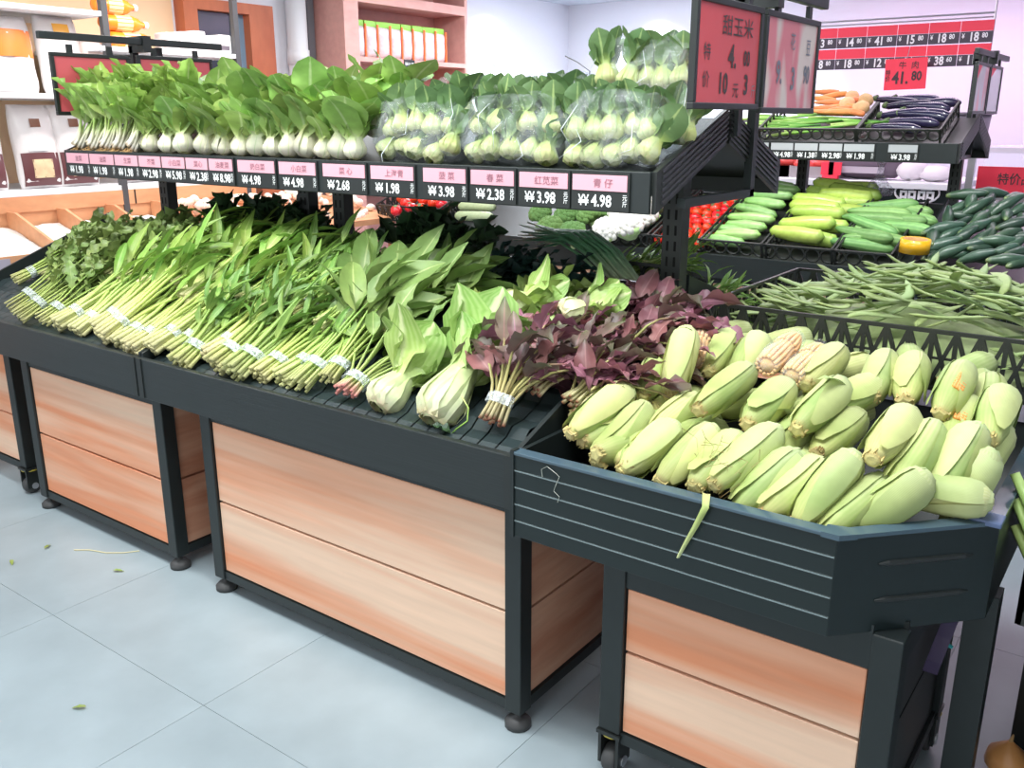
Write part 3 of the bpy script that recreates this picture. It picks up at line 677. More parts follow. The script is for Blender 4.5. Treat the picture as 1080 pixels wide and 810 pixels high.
# tomatoes
me_tm = [('fruit', MB().ball((0,0,0), .036, 12, 8, (1,1,.84)).mesh('fruit', M_TOM, True)), ('calyx', MB().lathe([(.002,.028),(.014,.031),(.002,.033)], 5, None).mesh('calyx', M_CAP))]
def tomatoes(xa, xb, y1, label, group, n=5, h=.05):
    s_ = (xb-xa-.04)/n; j = 0
    y = 4.99
    while y < y1:
        for i in range(n):
            x = xa+.02+s_*(i+.5+(.25 if j % 2 else -.1))
            z = Z0_A + K_A*(y-4.97) + h + R.uniform(-.006,.008)
            place('tomato', label, 'tomato', group, me_tm, (x, y, z), slope_q(KB, R.uniform(0,6), R.uniform(-.5,.5), R.uniform(-.5,.5)), R.uniform(.9,1.1))
        y += s_*.92; j += 1
tomatoes(xa4, xb4, 5.62, 'ripe red tomato in the crate behind the slotted post', 'tomatoes behind the post', 5, .075)
# broccoli and cauliflower
M_BROC = plantmat('broccoli_florets', [(0, srgb(120,150,80)), (1, srgb(96,134,74))], trans=0, rough=.8, rnd=.1, noise=.4, nscale=200)
M_CAUL = plantmat('cauliflower_curd', [(0, srgb(236,232,220)), (1, srgb(244,242,234))], trans=0, rough=.8, rnd=.05, noise=.1, nscale=200)
M_STALK = plantmat('pale_stalk', [(0, srgb(190,208,150)), (1, srgb(150,186,110))], trans=0)
def head_mesh(m, r, n, rn):
    b = MB()
    for i in range(n):
        ph = i*2.399963; z = 1-(i+.5)/n*1.15; q = sqrt(max(0, 1-z*z))
        b.ball((r*.82*q*cos(ph), r*.82*q*sin(ph), r*.62*z), r*rn.uniform(.24,.34), 7, 5, jit=.25, rn=rn)
    b.ball((0,0,0), r*.72, 10, 6, (1,1,.7))
    return b.mesh('curd', m, True)
bro = [('floret_head', head_mesh(M_BROC, .085, 46, R)), ('stalk', MB().lathe([(.022,-.11),(.026,-.05),(.04,0)], 8).mesh('stalk', M_STALK, True))]
cau = [('curd_head', head_mesh(M_CAUL, .085, 40, R)), ('leaf_collar', MB().lathe([(.03,-.07),(.075,-.03),(.092,.005),(.080,-.01)], 9, None, lambda t, a: 1+.12*sin(a*4)).mesh('leaf_collar', M_STALK, True))]
for i, (px, py, s_) in enumerate(((580,241,1.05),(604,245,.95),(598,228,1.0),(622,228,1.0),(570,226,.9),(640,224,.9),(612,216,.9))):
    p = on_b(px, py, .13); place('broccoli', 'green broccoli head, %s nearest in the rear stand crate' % ORD[i], 'broccoli', 'broccoli heads', bro, p, slope_q(KB, R.uniform(0,6), R.uniform(-.3,.3), R.uniform(-.3,.3)), s_)
for i, (px, py, s_) in enumerate(((640,243,1.0),(664,240,1.05),(655,228,.95),(680,228,1.0),(690,215,1.0),(668,214,.9),(695,203,.95))):
    p = on_b(px, py, .13); place('cauliflower', 'white cauliflower head, %s nearest beside the broccoli' % ORD[i], 'cauliflower', 'cauliflower heads', cau, p, slope_q(KB, R.uniform(0,6), R.uniform(-.3,.3), R.uniform(-.3,.3)), s_)
# tomatoes and white gourds seen through the gap, further left
for i, (px, py) in enumerate(((418,222),(428,214),(433,219),(447,211),(444,220),(457,214),(462,208),(436,209),(424,209),(452,206),(466,216))):
    p = on_b(px, py, .12)
    place('tomato', 'red tomato in the gap left of the white gourds, %s one' % ORD[i], 'tomato', 'tomatoes in the gap', me_tm, p, slope_q(KB, R.uniform(0,6), R.uniform(-.5,.5)), 1.25)
xa = on_b(400, 228, .05).x; xb = on_b(474, 228, .05).x
crate('brown latticed crate of tomatoes seen in the gap under the upper shelf', (xa, on_b(430,228,.05).y-.02, on_b(430,228,.02).z-.03), xb-xa, .5, .12, KB, 'x', 'flr', 'crates on the rear stand', step=.06)
M_WGOURD = plantmat('white_gourd', [(0, srgb(170,186,140)), (1, srgb(190,204,160))], trans=0, rough=.4)
me_wg = gourd(.30, [(0,.02),(.06,.034),(.9,.034),(1,.02)], .05, 12).mesh('white_gourd', M_WGOURD, True)
for i, (px, py) in enumerate(((500,228),(503,218),(500,209))):
    place('white_gourd', 'pale green white gourd, %s of three stacked in the gap' % ('lowest','middle','topmost')[i], 'gourd', 'white gourds', [('g', me_wg)], on_b(px, py, .10), slope_q(KB, 0.1))
# dark cucumbers on the rear corner tray
me_dc = [gourd(L, [(0,.006),(.07,.016),(.5,r),(.93,.017),(1,.005)], bd, 9, 9).mesh('cucumber', M_DCUC, True) for L, r, bd in ((.18,.029,.2),(.20,.030,.3),(.16,.028,.1))]
DC = [(985,268),(1000,266),(1015,268),(1030,270),(1046,272),(1062,274),(1077,276),(990,259),(1006,257),(1022,259),(1040,262),(1058,264),(1074,266),(984,250),(1000,248),(1016,249),(1034,252),(1052,254),(1070,257),(995,240),(1010,238),(1028,240),(1046,242),(1064,246),(1080,250),(1000,229),(1016,228),(1034,230),(1052,232),(1070,236),(1012,219),(1028,219),(1046,222),(1062,226),(1078,230),(1024,212),(1042,213),(1060,216),(1076,220),(1020,205),(1045,203),(1070,208)]
for i, (px, py) in enumerate(DC):
    p = at_slope(px, py, 4.85, .80+.03*(i % 2), .50)
    yaw = R.choice((R.uniform(.8,1.9), R.uniform(.4,1.2), R.uniform(.2,.7)))
    place('dark_cucumber', 'dark green cucumber in the heap on the rear corner tray', 'cucumber', 'dark cucumbers', [('c', me_dc[i % 3])], p, slope_q(.45, yaw, R.uniform(-.35,.35), R.uniform(0,6)), R.uniform(.95,1.2))
# tape roll
t = thing('tape_roll', 'roll of yellow packing tape standing on the tray corner by the cucumbers', 'tape roll', at_y(965, 259, 4.93), None, Euler((.05,.05,0)).to_quaternion())
part('tape_winding', MB().lathe([(.046,-.03),(.056,-.03),(.056,.03),(.046,.03)], 20, ring=True), mat('yellow_tape', srgb(226,170,30), .25), t, True)
t.scale = (1.3,1.3,1.15)
part('cardboard_core', MB().lathe([(.040,-.029),(.046,-.029),(.046,.029),(.040,.029)], 20, ring=True), mat('cardboard', srgb(190,140,90), .8), t, True)
# rear upper shelf: crates, greens, carrots, potatoes, eggplants
KU = .40
def on_u(px, py, h=.06): return at_slope(px, py, 5.40, 1.385+h, KU)
xa = on_u(812,143,0).x; xm = on_u(914,143,0).x; xb = on_u(1000,143,0).x
crate('black ringed crate with green stalks and carrots on the rear upper shelf', (xa, 5.41, 1.395), xm-xa-.01, .40, .10, KU, 'ring', 'flr', 'crates on the rear upper shelf', step=.06)
crate('black ringed crate of eggplants on the rear upper shelf', (xm, 5.41, 1.395), xb-xm, .40, .10, KU, 'ring', 'flr', 'crates on the rear upper shelf', step=.06)
EP = [(944,134,-.1),(962,128,-.15),(955,119,-.05),(972,121,-.2),(960,110,-.1),(975,112,-.25),(948,106,-.2),(985,118,-.3),(968,104,-.2),(990,108,.1)]
me_ep = [('fruit', gourd(.30, [(0,.008),(.06,.018),(.4,.022),(.8,.029),(.96,.02),(1,.006)], .35, 12).mesh('fruit', M_EGGPL, True)), ('cap', MB().lathe([(.004,0),(.016,.01),(.020,.035),(.012,.036)], 8, Matrix.Translation((-.165,0,-.01)) @ Matrix.Rotation(pi/2-.3,4,'Y')).mesh('cap', M_CAP))]
for i, (px, py, yw) in enumerate(sorted(EP, key=lambda q: -q[1])):
    p = on_u(px, py, .07); p.x = min(p.x, xb-.16)
    place('eggplant', 'long glossy dark purple eggplant in the rear upper crate, %s nearest' % ORD[i], 'eggplant', 'eggplants', me_ep, p, slope_q(KU, yw, R.uniform(-.1,.1), R.uniform(-.4,.4)))
me_ca = gourd(.20, [(0,.004),(.1,.010),(.7,.020),(.95,.018),(1,.006)], .1, 8, 8).mesh('carrot', M_CARROT, True)
CA = [(866,114),(872,108),(880,116),(888,112),(865,104),(876,101),(884,118),(895,117),(872,118),(868,97),(890,107)]
for i, (px, py) in enumerate(sorted(CA, key=lambda q: -q[1])):
    place('carrot', 'orange carrot piled on the rear upper shelf, %s from the bottom' % ORD[i], 'carrot', 'carrots', [('c', me_ca)], on_u(px, py, .10), slope_q(KU, R.uniform(-.4,.3), R.uniform(-.2,.2)))
me_po = MB().ball((0,0,0), .055, 10, 7, (1,.8,.75), .12).mesh('potato', M_POTATO, True)
for i, (px, py) in enumerate(((899,103),(908,114),(893,110),(913,106))):
    place('potato', 'round light brown potato, %s one between carrots and eggplants' % ('topmost','lower right','lower left','rearmost')[i], 'potato', 'potatoes', [('p', me_po)], on_u(px, py, .10), slope_q(KU, R.uniform(0,6)), 1.0)
M_CEL = plantmat('celery_stalk', [(0, srgb(190,214,130)), (.5, srgb(120,176,70)), (1, srgb(70,140,50))], trans=.1)
me_ce = MB().tube([(-.17,0,0),(-.06,.004,.004),(.06,-.004,.006),(.17,.006,0)], [.010,.011,.009,.005], 6).mesh('stalk', M_CEL, True)
for i in range(26):
    px = R.uniform(800, 905); py = R.uniform(118, 142)
    place('celery_stalk', 'green celery-like stalk lying in the rear upper crate under the carrots', 'vegetable', 'green stalks on the rear upper shelf', [('c', me_ce)], on_u(px, py, .07), slope_q(KU, R.uniform(-.2,.2), R.uniform(-.1,.1)), R.uniform(.7,1))
# ------------------------------------------------------------------ rear half of the front stand
t = thing('rear_display_tray', 'black sloping tray on the far side of the front stand', 'display tray', (-2.4, 3.4, .66))
part_w('deck', MB().prism([(-3.8,2.48,1.01),(-3.8,2.48,1.04),(-3.8,3.38,.76),(-3.8,3.38,.72)], (0,0,0), (2.63,0,0)), M_BLACK2, t)
part_w('front_lip', MB().box(-3.8, -1.17, 3.38, 3.40, .655, .79), M_BLACK, t)
part_w('end_wall', MB().prism([(-1.185,2.48,.98),(-1.185,2.48,1.10),(-1.185,3.38,.80),(-1.185,3.38,.66)], (0,0,0), (.013,0,0)), M_BLACK, t)
part_w('leg', MB().box(-1.3,-1.25,3.25,3.30,0,.72), M_BLACK, t); part_w('leg', MB().box(-3.7,-3.65,3.25,3.30,0,.72), M_BLACK, t)

# ------------------------------------------------------------------ left wall shelving with rice, bins and eggs
XS = -5.60
t = thing('rice_shelving', 'white shelving with dark uprights along the left wall holding rice bags', 'shelving', (-6.0, 3.4, 0))
M_CREAM = mat('cream_panel', srgb(236,200,160), .6, noise=.04, scale=2)
part_w('back_panel', MB().box(XL+.005, XL+.03, 1.2, 4.38, .3, 2.7), M_CREAM, t)
for nm, y0, y1, z in (('shelf_board', 1.2, 3.36, 1.66), ('shelf_board', 1.2, 3.36, 2.15), ('shelf_board', 3.30, 4.36, 1.95), ('shelf_board', 1.2, 4.36, 1.10), ('shelf_board', 3.40, 4.36, 1.59)):
    part_w(nm, MB().box(XL+.03, XS, y0, y1, z, z+.03), M_WHITE, t, bevel=.003)
for y in (1.3, 3.36, 4.34):
    part_w('upright', MB().box(XS-.035, XS+.005, y-.02, y+.02, 0, 2.8), mat('upright_dark', (.07,.07,.075), .45), t)
part_w('dark_riser', MB().box(XL+.03, XS-.25, 3.40, 4.3, 1.62, 1.93), mat('dark_riser', (.05,.055,.06), .6), t)
t = thing('grain_bin_counter', 'wooden counter of slanted open bins filled with white rice', 'counter', (-5.3, 3.0, 0))
part_w('fascia', MB().box(XS-.02, XS+.004, 1.2, 4.4, 1.01, 1.10), M_BINWOOD, t)
part_w('fascia_joint', MB().box(XS+.003, XS+.006, 3.42, 3.43, 1.01, 1.10), M_BLACK2, t)
ZB1, XF = .84, -5.05
part_w('bin_floor', MB().prism([(XS,1.2,.80),(XF,1.2,.66),(XF,1.2,.64),(XS,1.2,.78)], (0,0,0), (0,3.2,0)), M_BINWOOD, t)
part_w('bin_back', MB().box(XS-.03, XS-.005, 1.2, 4.4, .3, 1.02), M_BINWOOD, t)
part_w('bin_front', MB().box(XF, XF+.02, 1.2, 4.4, .25, ZB1), M_BINWOOD, t)
ys = [1.55, 1.9, 2.25, 2.60, 2.90, 3.22, 3.54]
for y in ys:
    part_w('bin_divider', MB().prism([(XS,y,.70),(XS,y,1.02),(XS+.10,y,1.02),(XF,y,.86),(XF,y,.60)], (0,-.009,0), (0,.009,0)), M_BINWOOD, t)
for y in ys[2:]:
    part_w('label_plate', MB().box(XF+.02, XF+.024, y-.06, y+.06, ZB1-.07, ZB1-.01), mat('label_grey', (.45,.42,.5), .4), t)
M_RICE = mat('rice_grain', (.86,.85,.83), .7, noise=.06, scale=120, bump=.4, bscale=300)
for i in range(len(ys)-1):
    y0, y1 = ys[i]+.012, ys[i+1]-.012
    b = MB().grid(8, 8, lambda u, v: (Vector((XS+.02+(XF-XS-.03)*u, y0+(y1-y0)*v, .93-.13*u + .035*sin(pi*u)*sin(pi*v) + R.uniform(-.006,.006))), 0, 0))
    tag(link('rice_heap', b.mesh('rice_heap', M_RICE, True)), 'white rice heaped in the %s open bin of the wooden counter' % ORD[i], 'rice', 'rice in the bins', 'stuff')
# eggs piled beyond the bins
t = thing('egg_tray_table', 'low wooden tray table of eggs beyond the rice bins', 'table', (-5.2, 4.2, 0))
part_w('table_top', MB().prism([(XS,3.56,.96),(XF+.25,3.56,.84),(XF+.25,3.56,.80),(XS,3.56,.92)], (0,0,0), (0,1.5,0)), M_BINWOOD, t)
for x in (XS+.02, XF+.2):
    for y in (3.58, 5.0): part_w('leg', MB().box(x, x+.04, y, y+.04, 0, .84), M_BINWOOD, t)
M_EGG = plantmat('egg_shell', [(0, srgb(240,214,196)), (1, srgb(244,226,212))], trans=0, rough=.5, rnd=.12, hue=.02, noise=.05)
me_egg = MB().ball((0,0,0), .030, 10, 7, (.82,.82,1.05)).mesh('egg', M_EGG, True)
for i in range(150):
    u = R.random(); v = R.random(); x = XS+.03+u*.72; y = 3.60+v*1.40
    z = .96-.15*u*.95 + .03 + .10*R.random()*sin(pi*min(1,u*1.1))
    place('egg', 'pale egg in the pile beyond the rice bins', 'egg', 'eggs beyond the rice bins', [('egg', me_egg)], (x, y, z), Euler((R.uniform(0,6),R.uniform(0,6),0)).to_quaternion(), R.uniform(.95,1.2))
# rice bags on the lower shelf
def bag_mesh(w, h, d, m, rn, name='bag_body'):
    b = MB()
    def f(u, v):
        a = 2*pi*v; e = abs(2*u-1); sq = (1-e**5)**.6 if e < 1 else 0
        x = d/2*sq*(1+.05*sin(9*a+u*7))*sin(a); y = w/2*(.94+.06*sq)*cos(a)*(1+.02*sin(u*11))
        return Vector((x + .004*sin(13*u+3*a), y, h*u)), u, v*2-1
    b.grid(12, 16, f); return b.mesh(name, m, True)
def bag(label, y, w, h, d, z, m_body, panels, lean=-.12, x=XS-.16, group='rice bags on the left shelves'):
    q = Euler((0, lean, 0)).to_quaternion()
    t = thing('rice_bag', label, 'bag', (x, y, z), group, q)
    link('bag_body', bag_mesh(w, h, d, m_body, R), t)
    for nm, z0, z1, y0, y1, m in panels:
        b = MB().grid(4, 4, lambda u, v: (Vector(((d/2+.003)*(1-abs(2*(z0+(z1-z0)*u)-1)**5)**.6*sqrt(max(0,1-((y0+(y1-y0)*v)*1.0)**2)) + .003, (y0+(y1-y0)*v)*w/2, h*(z0+(z1-z0)*u))), u, v))
        link(nm, b.mesh(nm, m, True), t)
    return t
M_BAGW = mat('bag_white', srgb(228,222,220), .3, bump=.3, bscale=18)
M_BAGPK = mat('bag_pinkish', srgb(226,204,196), .35, bump=.3, bscale=18)
M_MAROON = mat('bag_maroon', srgb(98,56,58), .35)
M_PHOTO = mat('bag_food_print', srgb(226,190,150), .4, noise=.5, scale=14)
M_ORANGE = mat('bag_orange', srgb(244,124,44), .35, noise=.15, scale=10)
M_LOGO = mat('bag_logo', srgb(120,70,40), .4); M_YLOGO = mat('bag_yellow_logo', srgb(240,170,60), .4)
pan = [('printed_panel', .03, .42, -.85, .85, M_MAROON), ('food_picture', .12, .34, -.45, .45, M_PHOTO), ('logo_oval', .72, .82, -.28, .18, M_LOGO), ('white_seals', .44, .50, -.5, .5, M_WHITE)]
for i, (px, lab) in enumerate(((-14,'white and maroon rice bag cut by the left photo edge'),(46,'white and maroon rice bag with a round food picture'),(86,'maroon bottomed rice bag half hidden behind the leeks'),(150,'white and maroon rice bag behind the upper shelf greens'))):
    p = at_x(px, 192, XS-.14); bag(lab, p.y, .27, .50, .14, 1.13, M_BAGW, pan)
p = at_x(12, 95, XS-.16)
bag('bag with a bright orange printed upper half on the middle shelf', p.y, .34, .44, .16, 1.69, M_BAGW, [('orange_panel', .45, .80, -.9, .9, M_ORANGE), ('red_logo', .70, .86, -.9, -.35, mat('logo_red', srgb(214,60,40), .4))], group='bags on the middle left shelf')
p = at_x(66, 95, XS-.20)
bag('silver white bag with an oval yellow logo on the middle shelf', p.y, .27, .46, .15, 1.69, M_BAGW, [('logo_oval', .72, .88, -.35, .40, M_YLOGO), ('logo_oval', .40, .48, .2, .55, M_LOGO)], group='bags on the middle left shelf')
p = at_x(100, 95, XS-.20)
bag('small brown and orange bag against the dark upright', p.y, .16, .34, .12, 1.69, M_BAGPK, [('printed_panel', .2, .6, -.8, .8, M_MAROON)], group='bags on the middle left shelf')
# orange bottles and white packs on the further shelf
def lying_bottle(label, p, L, r, m, group, wrapm=None):
    t = thing('lying_bottle', label, 'bottle', p, group)
    part('bottle_body', gourd(L, [(0,r*.6),(.05,r),(.78,r),(.90,r*.4),(1,r*.36)], 0, 12), m, t, True, q=Quaternion((0,0,1), pi/2))
    part('bottle_cap', MB().tube([(0,L*.48,0),(0,L*.56,0)], r*.45, 10), M_WHITE, t, True)
    part('bottle_label', MB().tube([(0,-L*.2,0),(0,L*.15,0)], r*1.02, 12, cap=False), mat('label_pale', srgb(250,214,160), .4), t, True)
M_JUICE = mat('orange_plastic', srgb(250,138,40), .25)
for i, z in enumerate((2.03, 2.13, 2.23, 2.33)):
    lying_bottle('orange bottle lying on its side, %s of the stack' % ('lowest','second lowest','second highest','topmost')[i], (XS-.12, 3.60-.05*i, z), .34-.03*i, .05, M_JUICE, 'stacked orange bottles')
M_PACK = mat('white_pack', srgb(244,238,236), .5); M_PRINT = mat('pack_print', srgb(110,100,110), .5)
for i in range(5):
    y = 3.86+.105*i
    t = thing('white_packet', 'white paper packet with grey print, %s after the orange bottles' % ORD[i], 'packet', (XS-.12, y, 1.985), 'white packets on the left shelf')
    part('packet_body', MB().box(-.07,.07,-.05,.05,0,.11+.012*(i%3)), M_PACK, t, bevel=.01)
    part('print_patch', MB().box(.0702,.0712,-.04,.03,.02,.05), M_PRINT, t)
t = thing('pink_pail', 'small pink plastic pail with a white rim by the brown door', 'pail', (XS-.12, 4.22, 1.62))
part('pail_body', MB().lathe([(.05,0),(.065,.16),(.06,.16),(.045,.01)], 14), mat('pink_plastic', srgb(226,120,150), .4), t, True)
part('pail_rim', MB().lathe([(.062,.155),(.078,.158),(.078,.17),(.062,.17)], 14, ring=True), M_WHITE, t, True)

# ------------------------------------------------------------------ pinkish wooden shelf unit on the left wall
ya, yb_ = 5.76, 7.40
t = thing('wooden_shelf_unit', 'pinkish wooden shelf unit with bagged goods against the white wall', 'shelf unit', (XL+.25, 6.6, 0))
x0, x1 = XL+.005, XL+.42
for nm, b in (('side_board', (x0,x1,ya,ya+.17,0,CEIL)), ('side_board', (x0,x1,yb_-.04,yb_,0,CEIL)), ('back_board', (x0,x0+.02,ya+.17,yb_-.04,0,CEIL)), ('shelf_board', (x0,x1,ya+.17,yb_-.04,2.02,2.06)), ('shelf_board', (x0,x1,ya+.17,yb_-.04,1.50,1.54)), ('top_board', (x0,x1,ya+.17,yb_-.04,2.50,2.58)), ('shelf_board', (x0,x1,ya+.17,yb_-.04,.9,.94))):
    part_w(nm, MB().box(*b), M_PINKWOOD, t)
part_w('price_tag', MB().box(x1,x1+.006,6.48,6.62,1.98,2.06), M_BLACK2, t)
lettering('¥¥11.90', .04, Vector((x1+.007,6.55,2.02))-t.location, '+x', M_DIGIT, t, .9)
M_CLEAR = mat('clear_bag_goods', srgb(216,206,208), .25, noise=.25, scale=26, bump=.5, bscale=30)
M_LIME = mat('lime_header', srgb(140,200,70), .35); M_ORSTRIP = mat('orange_strip', srgb(244,110,50), .4)
for i in range(8):
    y = ya+.26+.155*i
    t = thing('snack_bag', 'clear bag with lime green top, %s on the wooden shelf' % ORD[i], 'bag', (x1-.12, y, 2.062), 'clear bags on the wooden shelf unit', Euler((0,0,R.uniform(-.15,.15))).to_quaternion())
    link('bag_body', bag_mesh(.15, .27, .10, M_CLEAR, R), t)
    part('bag_header', MB().box(-.008,.012,-.074,.074,.255,.31), M_LIME, t, bevel=.004)
    part('orange_edge', MB().box(.030,.045,.058,.078,.0,.28), M_ORSTRIP, t, bevel=.005)
M_PKP = mat('pink_packet', srgb(236,196,200), .5, noise=.2, scale=30)
for i, (c, cn) in enumerate(((srgb(40,120,200),'blue'),(srgb(190,210,170),'pale green'),(srgb(240,190,196),'pale pink'),(srgb(244,204,206),'rosy pink'),(srgb(240,200,110),'yellow'),(srgb(214,220,150),'lime yellow'))):
    y = ya+.28+.20*i
    t = thing('boxed_goods', '%s box on the middle shelf of the wooden unit' % cn, 'box', (x1-.14, y, 1.542), 'boxes on the wooden shelf unit')
    part('carton', MB().box(-.06,.06,-.085,.085,0,.24-.02*(i%2)), mat('carton_'+cn.replace(' ','_'), c, .5), t, bevel=.006)
    part('print_band', MB().box(.0602,.0612,-.07,.07,.08,.16), mat('band_'+cn.replace(' ','_'), tuple(min(1,v*.7+.25) for v in c), .5), t)

# ------------------------------------------------------------------ meat counter and hanging red price rails
t = thing('meat_counter', 'dark fronted meat counter with a white top behind the rear stand', 'counter', (-2.4, 7.6, 0))
part_w('front_panel', MB().box(-5.2, -1.42, 7.5, 7.53, 0, 1.03), M_DKGREEN, t)
part_w('counter_top', MB().box(-5.2, -1.42, 7.47, 8.5, 1.03, 1.075), M_WHITE, t, bevel=.004)
# oval emblem with two square characters
em = Vector((at_y(967,203,7.49).x, 7.495, at_y(967,203,7.49).z))
part_w('emblem_oval', MB().tube([em + Vector((.16*cos(a), 0, .085*sin(a))) for a in [pi*2*i/20 for i in range(21)]], .008, 4, cap=False), mat('emblem_white', (.8,.8,.82), .5), t)
lettering('品品', .13, em + Vector((0,-.002,.0)) - t.location, '-y', MATS['emblem_white'], t, 1.0, .03, 'emblem_characters')
M_MEAT = mat('red_meat', srgb(214,70,66), .35, noise=.4, scale=9); M_TRAY = mat('steel_tray', (.5,.45,.47), .3, metal=.5)
def tray_of_meat(px, py, w, label, n):
    p = at_y(px, py, 7.8); p.z = 1.076
    t = thing('meat_tray', label, 'tray', p, 'meat trays on the counter')
    part('tray_body', MB().box(-w/2,w/2,-.16,.16,0,.012).box(-w/2,w/2,-.16,-.15,.012,.09).box(-w/2,w/2,.15,.16,.012,.09).box(-w/2,-w/2+.01,-.15,.15,.012,.09).box(w/2-.01,w/2,-.15,.15,.012,.09), M_TRAY, t)
    for i in range(n):
        part('meat_cut', MB().ball((R.uniform(-.38,.38)*w, R.uniform(-.1,.1), .10+.02*R.random()), .085, 8, 6, (1.3,.9,.6), .25), M_MEAT, t, True)
tray_of_meat(857,180,.55,'steel tray of red meat cuts left of the dark covered lump',7)
tray_of_meat(815,182,.4,'steel tray of red meat seen just right of the sign post',5)
p = at_y(910,183,7.8); p.z = 1.076
t = thing('wrapped_lump', 'large grey purple wrapped lump lying on the meat counter', 'package', p)
part('wrapped_body', gourd(.62, [(0,.07),(.1,.13),(.5,.145),(.92,.13),(1,.07)], .05, 14, wob=.05), mat('grey_wrap', srgb(118,104,118), .3), t, True, loc=(0,0,.14))
part('label_band', MB().box(-.2,.2,-.149,-.14,.05,.10), mat('pale_band', (.5,.44,.5), .5), t)
for i, (px, w, h) in enumerate(((962,.26,.16),(988,.30,.12))):
    p = at_y(px,184,7.75); p.z = 1.076
    t = thing('white_parcel', ('taller crumpled' if i == 0 else 'flatter') + ' white parcel on the meat counter', 'parcel', p, 'white parcels')
    part('parcel_body', MB().ball((0,0,h*.5), 1, 10, 6, (w/2,.12,h/2), .15), mat('parcel_white', (.85,.80,.84), .5), t, True)
p = at_y(845,186,7.7); p.z = 1.076
for i, px in enumerate((872,880)):
    p = at_y(px,186,7.62); p.z = 1.076
    t = thing('red_clip', 'bright red plastic price clip standing on the counter edge, %s one' % ('left','right')[i], 'price clip', p, 'red price clips')
    part('clip_plate', MB().box(-.05,.05,-.008,.008,.03,.13), M_REDRAIL, t); part('clip_foot', MB().box(-.03,.03,-.03,.03,0,.03), M_REDRAIL, t)
# glass meat case at right
t = thing('glass_display_case', 'glass fronted chilled case with steel frame at the far right', 'display case', (-.2, 7.6, 0))
part_w('case_base', MB().box(-1.35, 1.6, 7.35, 8.5, 0, .95), mat('case_white', (.72,.68,.74), .35), t)
part_w('case_edge', MB().box(-1.35, 1.6, 7.30, 7.40, .95, 1.02), M_STEEL, t)
part_w('case_top', MB().box(-1.35, 1.6, 7.7, 8.5, 1.30, 1.34), mat('case_top', (.70,.66,.74), .2), t)
part_w('case_post', MB().box(-1.36, -1.31, 7.38, 7.43, .95, 1.34), M_STEEL, t)
part_w('front_glass', MB().prism([(-1.3,7.40,1.02),(-1.3,7.72,1.33),(-1.3,7.725,1.325),(-1.3,7.405,1.015)], (0,0,0), (2.9,0,0)), film_mat('case_glass', .3, rough=.03, nscale=.5), t)
p = at_y(1016,176,7.9); p.z = 1.34
t = thing('grey_bin', 'squat grey round tub on top of the glass case', 'tub', p)
part('tub_body', MB().lathe([(.13,0),(.15,.24),(.14,.24),(.12,.02)], 16), mat('tub_grey', (.16,.15,.18), .4), t, True); part('tub_rim', MB().lathe([(.145,.23),(.165,.235),(.165,.25),(.145,.25)], 16, ring=True), mat('tub_grey', (.16,.15,.18), .4), t, True)
# upright red notice in front of the case
p = at_y(1066,195,6.6)
t = thing('red_notice', 'bright red price notice standing above the dark cucumbers', 'sign', p)
part('card', MB().box(-.20,.25,-.003,.003,-.06,.11), M_REDRAIL, t)
part('stand_pole', MB().box(-.01,.01,.004,.016,-p.z,.0), M_STEEL, t); part('stand_foot', MB().box(-.1,.1,-.1,.1,-p.z,-p.z+.015), M_STEEL, t)
lettering('特价品', .075, (.02,-.0045,.03), '-y', M_INK, t, .9)
# hanging rails
YR = 8.0
xl = -3.6; xr = at_y(1050,13,YR).x; zt = at_y(1050,13,YR).z
t = thing('price_rail', 'two tier red and black price rail hanging above the meat counter', 'price rail', ((xl+xr)/2, YR, zt-.33))
W_ = (at_y(1012,30,YR).x - at_y(980,32,YR).x)
H_ = .165
for x in (xl, xr):
    part_w('hanging_rod', MB().tube([(x,YR,zt-.3),(x,YR,CEIL)], .008, 6), M_STEEL, t)
part_w('top_rail', MB().tube([(xl,YR,zt),(xr,YR,zt)], .008, 6), M_STEEL, t); part_w('top_rail', MB().tube([(xl,YR,zt-.03),(xr,YR,zt-.03)], .006, 6), M_STEEL, t)
M_RDIG = mat('rail_digits', (.9,.9,.92), .5); M_RBLK = mat('rail_black', (.06,.05,.07), .5)
rows = [['13.8','14.8','41.8','15.8','18.8','18.8'], ['18.8','18.8','12.8','14.8','38.6','11.8']]
tagx = [at_y(px, 35, YR).x for px in (864, 884, 915, 947, 980, 1013, 1048)]
wt = tagx[3]-tagx[2]
for r_ in range(2):
    z1_ = zt-.05-r_*H_
    cols = [(tagx[i], tagx[i+1], rows[r_][i]) for i in range(1, 6)] + [(tagx[1]-wt, tagx[1], rows[r_][0]), (tagx[1]-2*wt, tagx[1]-wt, '23.8'), (tagx[1]-3*wt, tagx[1]-2*wt, '12.8'), (tagx[1]-4*wt, tagx[1]-3*wt, '16.8')]
    for a, b, pr in cols:
        part_w('red_strip', MB().box(a+.002, b-.002, YR-.012, YR-.006, z1_-.075, z1_), M_REDRAIL, t)
        part_w('black_strip', MB().box(a+.002, b-.002, YR-.012, YR-.006, z1_-.158, z1_-.077), M_RBLK, t)
        whole, dec = pr.split('.')
        lettering('¥', .05, Vector((a+.025, YR-.0135, z1_-.110))-t.location, '-y', M_RDIG, t, .7, .015, 'price_digits')
        lettering(whole, .088, Vector(((a+b)/2-.015, YR-.0135, z1_-.118))-t.location, '-y', M_RDIG, t, .8, .03, 'price_digits')
        lettering(dec+'0', .05, Vector((b-.055, YR-.0135, z1_-.108))-t.location, '-y', M_RDIG, t, .8, .025, 'price_digits')
